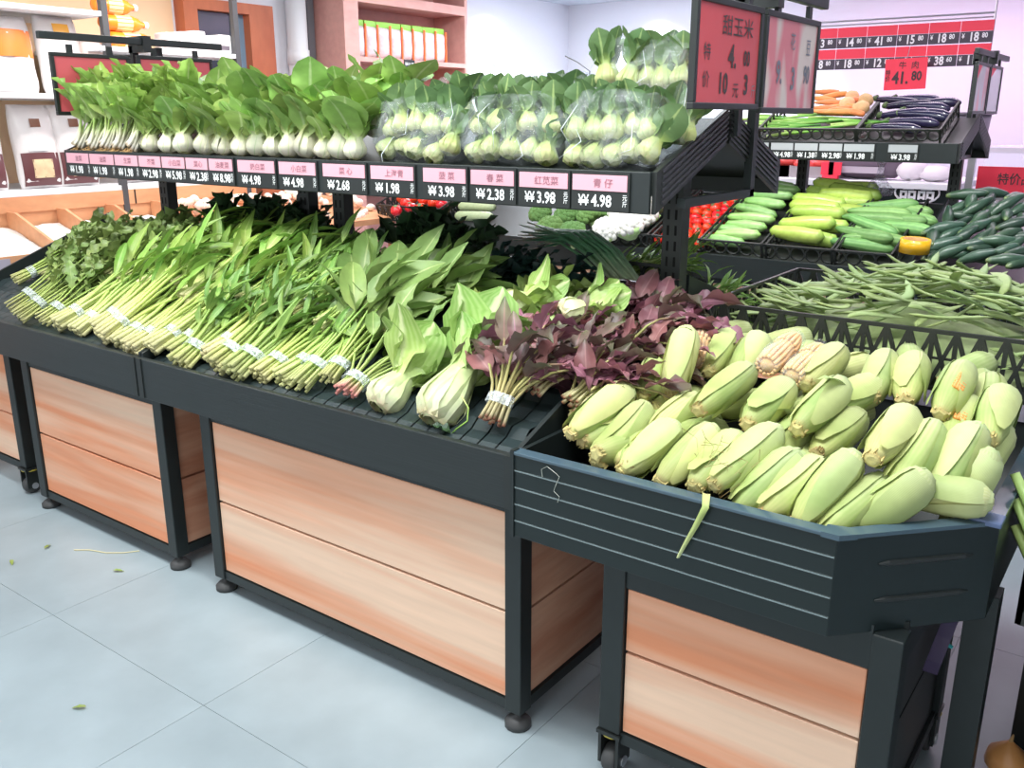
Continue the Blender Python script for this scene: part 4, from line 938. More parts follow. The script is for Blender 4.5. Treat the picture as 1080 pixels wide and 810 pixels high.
# hanging red card 41.80
p = at_y(955, 78, 7.9)
t = thing('red_price_card', 'bright red card priced 41.80 hanging below the price rail', 'sign', p)
w = at_y(978,78,7.9).x - at_y(934,78,7.9).x; h = at_y(955,62,7.9).z - at_y(955,95,7.9).z
qy = Euler((0, -.03, 0)).to_quaternion()
part('card', MB().box(-w/2,w/2,-.003,.003,-h/2,h/2), M_REDRAIL, t, q=qy)
part('hanging_string', MB().tube([(0,0,h/2),(0,.05,h/2+.10)], .003, 4), M_STEEL, t)
lettering('牛  肉', .06, (.02,-.006,h*.26), '-y', M_INK, t, 1.0, .004); lettering('41.', .125, (-.035,-.006,-h*.14), '-y', M_INK, t, .8, .03); lettering('80', .095, (.085,-.006,-h*.08), '-y', M_INK, t, .8, .03); lettering('特\n价', .045, (-w*.42,-.006,-h*.06), '-y', M_INK, t, .8)
# ------------------------------------------------------------------ corn
HUSK = [(0, srgb(186,168,112)), (.06, srgb(182,186,118)), (.3, srgb(170,186,112)), (.7, srgb(188,198,134)), (1, srgb(200,206,156))]
M_HUSK = plantmat('corn_husk', HUSK, trans=.10, rough=.55, rnd=.14, hue=.016, noise=.18, nscale=25, stripe=(srgb(150,178,92), 75, .32))
M_HUSK2 = plantmat('corn_husk_pale', [(0, srgb(190,176,116)), (.1, srgb(202,206,136)), (.6, srgb(212,216,150)), (1, srgb(206,214,160))], trans=.12, rough=.55, rnd=.10, hue=.014, noise=.15, nscale=25, stripe=(srgb(176,192,110), 90, .35))
M_CUT = plantmat('corn_cut_end', [(0, srgb(176,150,92)), (1, srgb(196,186,124))], trans=0, rough=.8, noise=.4, nscale=120)
M_SILK = plantmat('corn_silk', [(0, srgb(210,206,140)), (1, srgb(150,120,70))], trans=.2)
M_KERN = plantmat('corn_kernel', [(0, srgb(236,190,128)), (1, srgb(240,200,140))], trans=0, rough=.3, rnd=.06, noise=.15, nscale=60)
M_FILM = film_mat('cling_film', .16)
EP_ = [(0,.015),(.04,.021),(.25,.032),(.5,.0365),(.78,.036),(.92,.029),(.98,.017),(1,.006)]
def ear_parts(L, seed, fat=1.0):
    rn = random.Random(seed); ps = []
    ph1, ph2 = rn.uniform(0,6), rn.uniform(0,6)
    b = MB(); n, seg = 14, 18
    bend = rn.uniform(-.12,.12)
    def centre(t): return Vector((bend*L*(t-.5)**2, 0, L*t))
    for i in range(n+1):
        t = i/n; tt = t if 0 < t < 1 else t
        r = lerp_prof(EP_, tt)*fat
        for j in range(seg):
            a = 2*pi*j/seg
            q = r*(1+.035*sin(3*a+ph1+t*1.5)+.03*sin(7*a+ph2))
            b.vert(centre(tt)+Vector((q*cos(a), q*sin(a), 0)), tt, j/seg*2-1)
    for i in range(n):
        for j in range(seg):
            j2 = (j+1) % seg; b.f.append([i*seg+j, i*seg+j2, (i+1)*seg+j2, (i+1)*seg+j])
    b.f.append(list(range(seg))[::-1]); b.f.append([n*seg+j for j in range(seg)])
    ps.append(('husk_body', b.mesh('husk_body', M_HUSK if seed % 3 else M_HUSK2, True)))
    for k in range(3):                           # overlapping outer husk leaves
        a0 = ph1 + k*2.1 + rn.uniform(-.3,.3); wd = rn.uniform(.75,1.05); tip = rn.uniform(.02,.12); lift = rn.uniform(0,.010)
        def f(u, v):
            t = .99-(.99-tip)*u; w_ = wd*(1-.75*u**3); a = a0+(v-.5)*2*w_ + .25*u
            r = lerp_prof(EP_, t)*fat*1.04+.0022+lift*max(0,u-.7)*3+.003*abs(v-.5)
            return centre(t)+Vector((r*cos(a), r*sin(a), 0)), t, v*2-1
        ps.append(('husk_leaf', MB().grid(8, 4, f).mesh('husk_leaf', M_HUSK2 if (k+seed) % 2 else M_HUSK, True)))
    c = MB()                                     # ragged cut end
    c.lathe([(.016*fat,.008),(.016*fat,-.002),(.010*fat,-.005)], 10, None, lambda t, a: 1+.18*sin(5*a+ph2))
    for k in range(9):
        a = rn.uniform(0,6.28); r = .017*fat
        p = Vector((r*cos(a), r*sin(a), .012)); c.tube([p, p*1.05+Vector((0,0,-.010)), p*1.12+Vector((0,0,-.016))], [.004,.003,.0008], 3)
    ps.append(('cut_end', c.mesh('cut_end', M_CUT)))
    return ps
EARS = [ear_parts(.205, 1), ear_parts(.215, 2, 1.04), ear_parts(.195, 3, 1.0), ear_parts(.21, 4, .96), ear_parts(.20, 5, 1.06)]
KC, YC0, ZC0 = .17, 1.62, .862
def on_c(px, py, h=0): return at_slope(px, py, YC0, ZC0+h, KC)
# (ragged end px, rounded end px, height offset, label)
CORN = [
 (590,465,674,402,.02,'bright green ear of corn at the front left corner of the tray'),
 (628,490,684,432,-.02,'pale ear of corn tucked second from the left along the front'),
 (655,497,718,446,.0,'light green ear of corn third from the left along the front'),
 (697,508,750,455,.0,'grey green ear of corn fourth from the left along the front'),
 (732,514,782,460,-.01,'pale ear of corn beside the silk tufted one at the front'),
 (752,512,822,452,.025,'ear of corn with a tuft of pale silk at the front'),
 (778,538,832,488,-.005,'yellowish ear of corn lying against the front rim'),
 (697,412,735,352,.05,'ear of corn standing up steeply at the back left'),
 (720,440,805,384,.035,'long green ear of corn in the middle left of the pile'),
 (778,458,840,398,.02,'yellowish ear of corn with a split husk in the middle'),
 (828,460,900,400,.035,'pale ear of corn with a side leaf in the pile centre'),
 (870,432,925,408,.015,'green husk leaf ended ear right of the pile centre'),
 (905,500,974,420,.04,'largest pale ear of corn right of the pile centre'),
 (842,548,898,486,.02,'blue green topped ear of corn at the front right'),
 (812,540,858,498,-.015,'yellow ear of corn between the front pair at right'),
 (945,518,992,452,.02,'broad ear of corn leaning right of the largest one'),
 (990,528,1032,458,.03,'smooth yellow ear of corn near the chamfered corner'),
 (1022,545,1056,488,.0,'pale ear of corn closest to the right rim'),
 (985,445,1022,382,.035,'torn ear of corn showing orange kernels at the back right'),
 (952,428,966,374,.02,'ear of corn at the back beside the torn one'),
 (918,424,936,372,.02,'ear of corn at the back against the lattice'),
 (1050,470,1068,414,.02,'ear of corn at the far right back of the pile'),
 (846,408,892,366,.02,'ear of corn right of the peeled cobs'),
 (742,398,775,348,.01,'round topped ear of corn at the back left of the peeled cobs'),
 (770,400,808,352,.012,'round topped ear of corn touching the peeled cobs'),
 (676,420,700,376,.0,'ear of corn half hidden behind the steep one'),
 (905,560,980,518,-.01,'ear of corn with a folded leaf lying along the front rim'),
 (968,548,1046,528,-.02,'ear of corn lying flat at the chamfered corner'),
 (876,560,922,522,-.03,'ear of corn low behind the front right rim'),
 (1058,515,1088,465,.0,'ear of corn cut by the right photo edge'),
 (1040,450,1046,398,-.02,'ear of corn between the torn one and the right edge'),
 (860,478,905,440,-.02,'short stubby ear of corn low in the pile centre'),
 (690,455,738,420,-.02,'ear of corn low behind the third front ear'),
 (1000,470,1020,425,-.01,'ear of corn low under the torn one'),
 (800,490,860,440,-.03,'ear of corn low under the side leafed one'),
 (930,545,975,490,-.03,'ear of corn low between the folded leaf and the broad one'),
]
tilt_rn = random.Random(3)
for i, (x0, y0, x1, y1, h, lab) in enumerate(CORN):
    a = on_c(x0, y0, h); b = on_c(x1, y1, h)
    if a.y < 1.632: a = at_y(x0, y0, 1.632)
    if (a - Vector((XB,YF,0))).dot(nch) > -.05:
        rr = ray(x0, y0); k_ = (-.05 - (_C - Vector((XB,YF,0))).dot(nch))/rr.dot(nch); a2 = _C + rr*k_
        if a2.z > .78: a = a2
    mid = (a+b)/2; d = (b-a); Ln = min(max(d.length, .19), .225); d = d.normalized()
    ez = tilt_rn.uniform(.0,.10); d = (d + Vector((0,0,ez))).normalized()
    if 'steeply' in lab: d = (d+Vector((0,0,.6))).normalized()
    base = mid - d*Ln/2
    if base.y < 1.63: base.y = 1.63
    over = max((base - Vector((XB,YF,0))).dot(nch), (base + d*Ln*.5 - Vector((XB,YF,0))).dot(nch)) + .062       # stay behind the chamfered rim
    if over > 0: base -= nch*over
    base.x -= max(0, base.x + max(0, d.x)*Ln*.7 - (CX-.058))
    if 'lying flat' in lab: base.z = .845; d = Vector((d.x, d.y, .03)).normalized()
    t = thing('corn_ear', lab, 'corn', base, 'ears of corn in the tray', aim(d, tilt_rn.uniform(0,6.28))); t.scale = (1.0,1.0,Ln/.205)
    for nm, me in EARS[i % 5]: link(nm, me, t)
    if 'silk' in lab:
        sb = MB()
        for k in range(26):
            p = Vector((.02*cos(k), .02*sin(k), .03)); e = Vector((tilt_rn.uniform(-.07,.07), tilt_rn.uniform(-.07,.07), tilt_rn.uniform(-.05,.07)))
            sb.tube([p, p*1.7+e*.5+Vector((0,0,.01)), p*1.2+e], .0007, 3)
        part('silk_tuft', sb, M_SILK, t)
    if 'torn' in lab:
        kb = MB()
        for r_ in range(4):
            for c_ in range(6): kb.ball((.033*cos(2.9+.16*r_), .033*sin(2.9+.16*r_), .07+.010*c_), .0062, 5, 4)
        part('bare_kernels', kb, mat('orange_kernel', srgb(236,160,84), .4), t, True)
    if 'side leaf' in lab:
        part('side_leaf', MB().grid(8, 2, lambda u, v: (Vector((.03+.06*u, (v-.5)*.05*(1-u), .16-.10*u+.02*sin(3*u))), 1-u, v*2-1)), M_HUSK, t, True)
under = random.Random(11)
for i in range(34):                               # lower layer, peeping through the gaps
    x = under.uniform(-1.08, -.30); y = under.uniform(1.72, 2.44)
    if x > -.45 and y < 1.98: continue
    z = ZC0-.055 + KC*(y-YC0); d = Vector((under.uniform(-.7,.9), 1, under.uniform(-.1,.25))).normalized()
    t = thing('corn_ear', 'ear of corn in the lower layer, seen only through gaps in the pile', 'corn', Vector((x,y,z))-d*.1, 'lower layer of corn', aim(d, under.uniform(0,6)))
    for nm, me in EARS[i % 5][:2] + EARS[i % 5][-1:]: link(nm, me, t)
# peeled cobs in film
def cob_mesh(L, r):
    b = MB(); b.lathe([(r*.5,0),(r*.8,L*.05),(r*.86,L*.5),(r*.6,L*.93),(r*.3,L)], 12)
    n = 26
    for i in range(n):
        t = (i+.5)/n; rr = r*(.80+.2*sin(pi*min(1,t*1.6+.15)) if t < .6 else 1-.55*((t-.6)/.4)**2)
        for j in range(14):
            a = 2*pi*j/14; b.ball((rr*.93*cos(a), rr*.93*sin(a), L*t), L/n*.85, 5, 4, (1,1,.8))
    return b.mesh('kernels', M_KERN, True)
me_cob = cob_mesh(.19, .028)
for (x0, y0, x1, y1, h, lab) in ((795,398,850,346,.055,'upper peeled yellow corn cob wrapped in clear film'), (830,402,868,364,.03,'lower peeled yellow corn cob wrapped in clear film'), (728,392,744,342,.02,'peeled corn cob tip showing at the back left of the pile')):
    a = on_c(x0,y0,h); b = on_c(x1,y1,h); d = (b-a).normalized(); mid = (a+b)/2
    t = thing('corn_cob', lab, 'corn', mid-d*.095, 'peeled corn cobs', aim(d)); link('kernels', me_cob, t)
    part('film_wrap', MB().lathe([(.012,-.02),(.030,-.005),(.034,.03),(.034,.12),(.026,.19),(.008,.215)], 12, None, lambda t_, a_: 1+.07*sin(4*a_+t_*9)), M_FILM, t, True)
t = thing('corn_leaf', 'long thin green corn leaf hanging over the front of the corn tray', 'leaf', (0,0,0))
pa = [at_y(745,520,1.60), at_y(744,535,1.574), at_y(733,556,1.572), at_y(722,575,1.573), at_y(715,588,1.575)]
t.location = pa[0]
def leafstrip(u, v):
    k = u*(len(pa)-1); i = min(int(k), len(pa)-2); f = k-i; c = pa[i].lerp(pa[i+1], f)-pa[0]
    return c + Vector(((v-.5)*.016*(1.1-u*.7), -.004*sin(pi*v), 0)), u, v*2-1
part('leaf_blade', MB().grid(12, 3, leafstrip), M_HUSK, t, True)
# fine root thread on the grooved front
pts = [at_y(x, y, YF-.0035) for x, y in ((572,503),(571,495),(577,492),(586,499),(590,503),(586,512),(584,518),(590,524),(588,530))]
t = thing('silk_thread', 'thin pale corn silk thread stuck to the grooved tray front', 'thread', pts[0])
part_w('thread', MB().tube(pts, .0008, 4), mat('pale_thread', (.4,.42,.36), .6), t)

# ------------------------------------------------------------------ bean crate behind the corn
t = crate('black plastic crate with crossed lattice sides full of green bean pods', (-1.12, 2.50, .865), .92, .78, .155, 0.0, 'x', 'fblr', None, step=.058)
M_POD = plantmat('bean_pod', [(0, srgb(146,164,100)), (.5, srgb(160,180,122)), (1, srgb(172,188,134))], trans=.12, rough=.5, rnd=.2, hue=.014, noise=.15, nscale=60)
def pod(L, w, bend, seed):
    rn = random.Random(seed)
    def f(u, v):
        a = 2*pi*v; prof = min(1, u*9)**.6*min(1, (1-u)*5)**.6; bump_ = 1+.10*sin(u*26)
        y = .5*w*prof*cos(a); z = .0042*prof*bump_*sin(a)
        return Vector((L*(u-.5), y + bend*L*(u-.5)**2*2, z + .012*sin(u*3+seed))), u, v*2-1
    return MB().grid(10, 6, f).mesh('pod', M_POD, True)
PODS = [pod(.16,.024,.3,1), pod(.18,.022,-.25,2), pod(.15,.026,.45,3), pod(.19,.020,.1,4)]
rp = random.Random(21)
# crate body fill below the pods, then the heap
for i in range(250):
    u = rp.random(); v = rp.random()
    x = -1.08+.86*u; y = 2.54+.72*v
    top = 1.005 + .135*max(0, sin(pi*min(1,max(0,(u-.12)/.95))))*max(.25, sin(pi*(.2+.75*v)))
    z = top - (.09*rp.random() if i % 2 else .02*rp.random())
    q = Euler((rp.uniform(-.5,.5), rp.uniform(-.35,.35), rp.uniform(-.9,.9)+ (.2 if rp.random()<.7 else 1.2))).to_quaternion()
    place('bean_pod', 'pale green bean pod heaped in the crossed lattice crate', 'bean pod', 'bean pods in the crate', [('pod', PODS[i % 4])], (x,y,z), q, rp.uniform(.9,1.15))
b = MB().grid(12, 12, lambda u, v: (Vector((-1.09+.86*u, 2.52+.74*v, .90+.10*sin(pi*u)*sin(pi*v)+rp.uniform(-.01,.01))), .5, 0))
tag(link('bean_fill', b.mesh('bean_fill', M_POD, True)), 'packed bean pods deeper in the lattice crate', 'bean pod', None, 'stuff')
# ------------------------------------------------------------------ leafy greens
def blade(L, W, shape, bend=.6, cup=.18, ruffle=0., nu=8, nv=4, seed=0, twist=0.):
    rn = random.Random(seed); ph = rn.uniform(0,6)
    prof = {'lance': lambda u: sin(pi*min(1, u**.85))**.85*(1-.25*u)+.05*(1-u),
            'spoon': lambda u: .16*(1-u)+(.0 if u < .3 else sin(pi*((u-.3)/.7)**.8)**.75),
            'ovate': lambda u: sin(pi*u**.72)**.9 if u < 1 else 0,
            'lobed': lambda u: (.35+.65*abs(sin(u*pi*4.5+.4)))*sin(pi*u**.8)**.7+.06,
            'round': lambda u: .30+(.70*sin(pi*((u-.25)/.75)**.9)**.6 if u > .25 else 0)}[shape]
    cs = []; y = z = 0.
    for i in range(nu+1):
        cs.append((y, z)); a = -bend*((i+.5)/nu); y += sin(a)*L/nu; z += cos(a)*L/nu
    def f(u, v):
        i = round(u*nu); y, z = cs[i]; w = max(.002, W*prof(u)); s = 2*v-1
        up = cup*w*s*s + ruffle*w*sin(u*17+ph+s*2)*abs(s)
        a = -bend*u; tw = twist*u
        return Vector((s*w/2*cos(tw), y + up*cos(a) + s*w/2*sin(tw), z - up*sin(a))), u, s
    return MB().grid(nu, nv, f)
def leaves(name, m, specs): return [blade(**sp).mesh(name, m, True) for sp in specs]
def specs(n, L, W, shape, bend, cup, ruffle, seed, nu=8, nv=4):
    rn = random.Random(seed)
    return [dict(L=L*rn.uniform(.85,1.15), W=W*rn.uniform(.8,1.2), shape=shape, bend=bend*rn.uniform(.2,1.5), cup=cup*rn.uniform(.4,1.5), ruffle=ruffle, nu=nu, nv=nv, seed=seed+i, twist=rn.uniform(-.5,.5)) for i in range(n)]
def lm(name, base, tip, vein, **k): return plantmat(name, [(0, base), (.35, tip), (1, tip)], vein=vein, **k)
ML_LANCE = lm('lance_leaf', srgb(184,202,116), srgb(132,168,76), srgb(186,204,130), rnd=.25, hue=.02)
ML_WATER = lm('water_spinach_leaf', srgb(160,184,100), srgb(112,148,70), srgb(160,184,108), rnd=.25)
ML_SPIN = lm('spinach_leaf', srgb(156,174,104), srgb(120,146,80), srgb(172,186,122), rnd=.22, hue=.012)
ML_DAISY = lm('crown_daisy_leaf', srgb(154,168,100), srgb(122,144,80), srgb(146,162,96), rnd=.25)
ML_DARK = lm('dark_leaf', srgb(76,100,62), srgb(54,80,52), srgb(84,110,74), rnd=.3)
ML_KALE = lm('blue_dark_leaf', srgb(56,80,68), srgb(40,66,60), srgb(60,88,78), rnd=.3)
ML_AMAR = plantmat('amaranth_leaf', [(0, srgb(160,112,116)), (.5, srgb(144,92,102)), (.85, srgb(130,90,94)), (1, srgb(110,104,82))], vein=srgb(180,130,136), rnd=.4, hue=.03, trans=.15)
ML_AMARG = plantmat('amaranth_dark_leaf', [(0, srgb(122,94,90)), (.4, srgb(108,88,80)), (.8, srgb(104,98,76)), (1, srgb(100,106,74))], vein=srgb(140,94,100), rnd=.4, hue=.04, trans=.12)
ML_LETT = lm('light_lettuce_leaf', srgb(190,204,134), srgb(156,178,98), srgb(200,210,150), rnd=.18)
ST_PALE = plantmat('pale_stalks', [(0, srgb(210,202,150)), (.12, srgb(212,212,144)), (.45, srgb(186,202,108)), (1, srgb(130,168,70))], trans=.1, rnd=.1, noise=.2, nscale=80)
ST_GREEN = plantmat('green_stalks', [(0, srgb(200,198,136)), (.2, srgb(178,196,106)), (.6, srgb(142,174,80)), (1, srgb(108,146,62))], trans=.1, rnd=.12, noise=.2, nscale=80)
ST_PINK = plantmat('pink_rooted_stalks', [(0, srgb(220,140,134)), (.08, srgb(222,180,150)), (.18, srgb(190,204,120)), (1, srgb(120,152,70))], trans=.1, rnd=.1)
ST_AMAR = plantmat('amaranth_stalks', [(0, srgb(150,96,70)), (.05, srgb(206,196,150)), (.3, srgb(190,180,120)), (.6, srgb(166,168,100)), (1, srgb(140,90,90))], trans=.1, rnd=.1)
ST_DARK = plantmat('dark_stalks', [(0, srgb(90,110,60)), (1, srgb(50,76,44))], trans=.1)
M_TAPE = film_mat('clear_tape', .42, nscale=60)
KINDS = {
 'daisy': dict(st=ST_GREEN, lv=leaves('leaf', ML_DAISY, specs(6,.115,.046,'lobed',.9,.25,.35,101,10,2)), r=.0032, ns=16, nl=3, spread=.42),
 'lance': dict(st=ST_PALE, lv=leaves('leaf', ML_LANCE, specs(7,.22,.042,'lance',1.1,.25,.08,201)), r=.0068, ns=17, nl=2, spread=.34),
 'water': dict(st=ST_GREEN, lv=leaves('leaf', ML_WATER, specs(7,.13,.024,'lance',.8,.2,.08,301)), r=.0058, ns=16, nl=3, spread=.34),
 'spinach': dict(st=ST_GREEN, lv=leaves('leaf', ML_SPIN, specs(7,.19,.072,'ovate',.7,.22,.05,401)), r=.0042, ns=13, nl=2, spread=.36),
 'pinkroot': dict(st=ST_PINK, lv=leaves('leaf', ML_SPIN, specs(6,.15,.060,'ovate',.9,.22,.15,451)), r=.0042, ns=14, nl=1, spread=.5),
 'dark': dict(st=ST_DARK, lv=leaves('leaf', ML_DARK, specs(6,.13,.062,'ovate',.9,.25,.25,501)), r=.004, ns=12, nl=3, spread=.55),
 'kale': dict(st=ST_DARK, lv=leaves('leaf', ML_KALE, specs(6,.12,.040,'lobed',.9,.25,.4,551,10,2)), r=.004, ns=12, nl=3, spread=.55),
 'lettuce': dict(st=ST_PALE, lv=leaves('leaf', ML_LETT, specs(6,.17,.085,'ovate',.8,.28,.35,601,10,4)), r=.006, ns=9, nl=2, spread=.42),
 'amaranth': dict(st=ST_AMAR, lv=leaves('leaf', ML_AMAR, specs(6,.085,.046,'ovate',1.1,.25,.15,701)) + leaves('leaf', ML_AMARG, specs(4,.08,.042,'ovate',1.1,.25,.15,741)), r=.0034, ns=14, nl=3, spread=.6),
}
def bunch(name, label, cat, group, base, d, L, kind, seed, tape=True, droop=.10, ns=None, nl=None, spread=None, scale=1.0, w0=.030, side=None):
    rn = random.Random(seed); K = KINDS[kind]; d = Vector(d).normalized(); base = Vector(base)
    t = thing(name, label, cat, base, group)
    sx = d.cross(Vector((0,0,1))).normalized(); up = sx.cross(d).normalized()
    sb = MB(); n = ns or K['ns']; spr = spread or K['spread']; lv = []
    for i in range(n):
        ph = i*2.4; q = sqrt((i+.5)/n)
        ox, oy = q*cos(ph)*w0*1.25, q*sin(ph)*w0*.8
        fx, fy = q*cos(ph)*spr*L*.62 + rn.uniform(-.03,.03), q*sin(ph)*spr*L*.35+rn.uniform(-.01,.03)
        Li = L*rn.uniform(.62,.95); path = []
        for k in range(6):
            s = k/5; tt = s
            a = ox*(1-.25*min(1,s*4)) + fx*max(0, s-.2)**1.5*1.4
            b = oy*(1-.25*min(1,s*4)) + fy*max(0, s-.2)**1.5*1.4
            path.append(d*Li*s + sx*a + up*b + Vector((0,0,-droop*L*max(0,s-.45)**2*2.0)) + (d*rn.uniform(-.006,.006) if k == 0 else Vector()))
        sb.tube(path, [K['r']*1.25*scale, K['r']*1.15*scale, K['r']*scale, K['r']*.9*scale, K['r']*.7*scale, K['r']*.5*scale], 5)
        for j in range(nl or K['nl']):
            f = .97 - .20*j - rn.uniform(0,.08); k = min(4, int(f*5)); p = path[k].lerp(path[k+1], f*5-k)
            tg = (path[k+1]-path[k]).normalized()
            ld = (tg*rn.uniform(.5,1.0) + sx*rn.uniform(-.65,.65) + up*rn.uniform(-.05,.7) + (sx*side if side else Vector())).normalized()
            lv.append((p, ld, rn.uniform(-.9,.9)))
    part('stalks', sb, K['st'], t, True)
    for p, ld, roll in lv:
        link('leaf', rn.choice(K['lv']), t, p, aim(ld, roll), scale*rn.uniform(.8,1.2))
    if tape:
        M = Matrix.Translation(d*L*.17) @ aim(d).to_matrix().to_4x4() @ Matrix.Diagonal((1.25,.85,1,1))
        part('binding_tape', MB().lathe([(w0*.98,-.014),(w0*1.0,-.012),(w0*.99,.012),(w0*.97,.014)], 14, M, lambda u, a: 1+.05*sin(5*a), True), M_TAPE, t)
    return t
row = random.Random(5)
WHERE = ['cut by the left photo edge','at the far left corner','second from the left corner','third from the left corner','fourth from the left corner','fifth from the left corner','left of the tray seam','right above the tray seam','first right of the tray seam','second right of the tray seam','third right of the tray seam','fourth right of the tray seam','fifth right of the tray seam','sixth right of the tray seam','seventh right of the tray seam']
front = [(-3.66,'daisy'),(-3.54,'daisy'),(-3.42,'daisy'),(-3.30,'lance'),(-3.19,'lance'),(-3.09,'lance'),(-2.99,'lance'),(-2.89,'lance'),(-2.79,'lance'),(-2.70,'lance'),(-2.61,'water'),(-2.52,'water'),(-2.43,'lance'),(-2.34,'water'),(-2.25,'water'),(-2.16,'water'),(-2.07,'water'),(-1.98,'spinach')]
KN = {'daisy':('crown_daisy_bunch','feathery crown daisy bunch'),'lance':('leaf_lettuce_bunch','long leaved lettuce bunch with pale stalks'),'water':('water_spinach_bunch','green stalked water spinach bunch'),'spinach':('spinach_bunch','broad leaved spinach bunch'),'dark':('dark_greens_bunch','dark green leafy bunch'),'lettuce':('lettuce_head','light green lettuce')}
for i, (x, k) in enumerate(front):
    y = 1.632 + row.uniform(-.006,.05); dx = row.uniform(.0,.16)
    bunch(KN[k][0], '%s, %s in the front row from the left' % (KN[k][1], ORD[i]), 'vegetable', 'front row of leafy bunches', (x, y, deck_z(y)+.040+row.uniform(0,.03)), (dx, .86, .36+row.uniform(0,.14)), row.uniform(.44,.54), k, 1000+i, w0=row.uniform(.036,.046))
second = [(-4.05,'daisy'),(-3.90,'daisy'),(-3.76,'daisy'),(-3.62,'daisy'),(-3.45,'daisy'),(-3.28,'daisy'),(-3.12,'lance'),(-2.98,'lance'),(-2.84,'lance'),(-2.70,'lance'),(-2.56,'water'),(-2.42,'water'),(-2.28,'water'),(-2.14,'spinach'),(-2.00,'spinach'),(-1.88,'spinach')]
for i, (x, k) in enumerate(second):
    y = 1.88 + row.uniform(-.03,.04)
    bunch(KN[k][0], '%s, %s in the upper layer of the pile' % (KN[k][1], ORD[i]), 'vegetable', 'upper layer of leafy bunches', (x+.03, y, deck_z(y)+(.105 if x > -3.7 else .05)), (row.uniform(-.05,.2), .86, .33+row.uniform(0,.12)), row.uniform(.40,.48)*(1 if x < -2.2 else .78), k, 2000+i, tape=(i % 3 == 0), droop=.16)
third = [(-4.10,'daisy'),(-3.95,'daisy'),(-3.80,'daisy'),(-3.66,'daisy'),(-3.48,'daisy'),(-3.30,'lance'),(-3.12,'lance'),(-2.95,'lance'),(-2.76,'water'),(-2.58,'water'),(-2.40,'water'),(-2.24,'spinach'),(-2.10,'spinach')]
for i, (x, k) in enumerate(third):
    y = 2.10 + row.uniform(-.03,.03)
    bunch(KN[k][0], '%s, %s at the back of the pile' % (KN[k][1], ORD[i]), 'vegetable', 'rear layer of leafy bunches', (x, y, deck_z(y)+(.07 if x < -2.3 and x > -3.6 else .03)), (row.uniform(-.1,.2), .75, .30 if x < -2.3 else .22), row.uniform(.28,.34)*(1 if x < -2.3 else .8), k, 3000+i, tape=False, droop=.25)
# single front items right of the row
bunch('spinach_bunch', 'spinach bunch with pink roots and clear tape at the front', 'vegetable', None, (-1.80, 1.66, .825), (.05, .85, .42), .30, 'pinkroot', 4001, w0=.036, spread=.7)
bunch('spinach_bunch', 'spinach bunch with flowering yellow green stems left of the pink rooted one', 'vegetable', None, (-1.90, 1.69, .835), (.0, .80, .55), .36, 'spinach', 4002, spread=.5)
bunch('lettuce_head', 'light green lettuce head behind the two big mustard greens', 'vegetable', 'lettuce heads', (-1.60, 1.90, .91), (.1, .8, .30), .22, 'lettuce', 4003, tape=False)
bunch('lettuce_head', 'light green lettuce head behind the white bulbed greens', 'vegetable', 'lettuce heads', (-1.55, 2.10, .95), (.1, .8, .25), .20, 'lettuce', 4004, tape=False)
bunch('lettuce_head', 'yellow green lettuce head left of the red amaranth', 'vegetable', 'lettuce heads', (-1.45, 2.02, .93), (.25, .8, .25), .20, 'lettuce', 4005, tape=False)
# dark greens in the shade under the upper shelf
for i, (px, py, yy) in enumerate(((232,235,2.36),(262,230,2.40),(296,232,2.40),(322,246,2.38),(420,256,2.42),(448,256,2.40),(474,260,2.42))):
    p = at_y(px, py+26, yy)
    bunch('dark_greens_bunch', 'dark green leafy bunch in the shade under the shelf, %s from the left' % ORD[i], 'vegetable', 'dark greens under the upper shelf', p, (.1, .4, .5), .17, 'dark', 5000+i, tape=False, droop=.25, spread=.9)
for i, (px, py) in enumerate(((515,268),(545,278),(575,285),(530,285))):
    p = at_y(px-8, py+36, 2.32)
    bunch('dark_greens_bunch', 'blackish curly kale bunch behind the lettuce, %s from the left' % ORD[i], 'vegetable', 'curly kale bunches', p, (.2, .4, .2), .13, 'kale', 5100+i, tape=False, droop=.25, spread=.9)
# red amaranth
bunch('amaranth_bunch', 'red amaranth bunch with tied pale stems standing on the ribbed mat', 'vegetable', 'red amaranth bunches', at_y(518,444,1.69), (.03, .50, .60), .34, 'amaranth', 6001, droop=.35, w0=.032, spread=.9, nl=3, scale=1.25)
for i, (px, py, yy, dx) in enumerate(((560,412,1.80,.25),(600,425,1.78,.25),(545,395,1.86,.0),(600,395,1.92,.3),(640,385,1.98,.4),(585,372,2.00,.1),(622,362,2.08,.2),(662,368,2.10,.3),(684,366,2.16,.25),(645,352,2.16,.1))):
    bunch('amaranth_bunch', 'red amaranth bunch lying in the purple heap, %s from the tied one' % ORD[i], 'vegetable', 'red amaranth bunches', at_y(px, py, yy), (dx, .75, .42), .26, 'amaranth', 6100+i, tape=False, droop=.5, spread=1.0, nl=4, scale=1.1)
# fallen sprig in front of the amaranth
pts = [at_y(487,418,1.68), at_y(494,430,1.68), at_y(493,444,1.67), at_y(482,452,1.66), at_y(476,458,1.66)]
t = thing('loose_sprig', 'loose withered sprig curling over the ribbed mat beside the mustard green', 'sprig', pts[-1])
part_w('sprig_stem', MB().tube(pts, .0022, 5), ST_GREEN, t, smooth=True)
link('leaf', KINDS['dark']['lv'][0], t, (0,0,0), aim((-.4,-.2,.3)), .45)

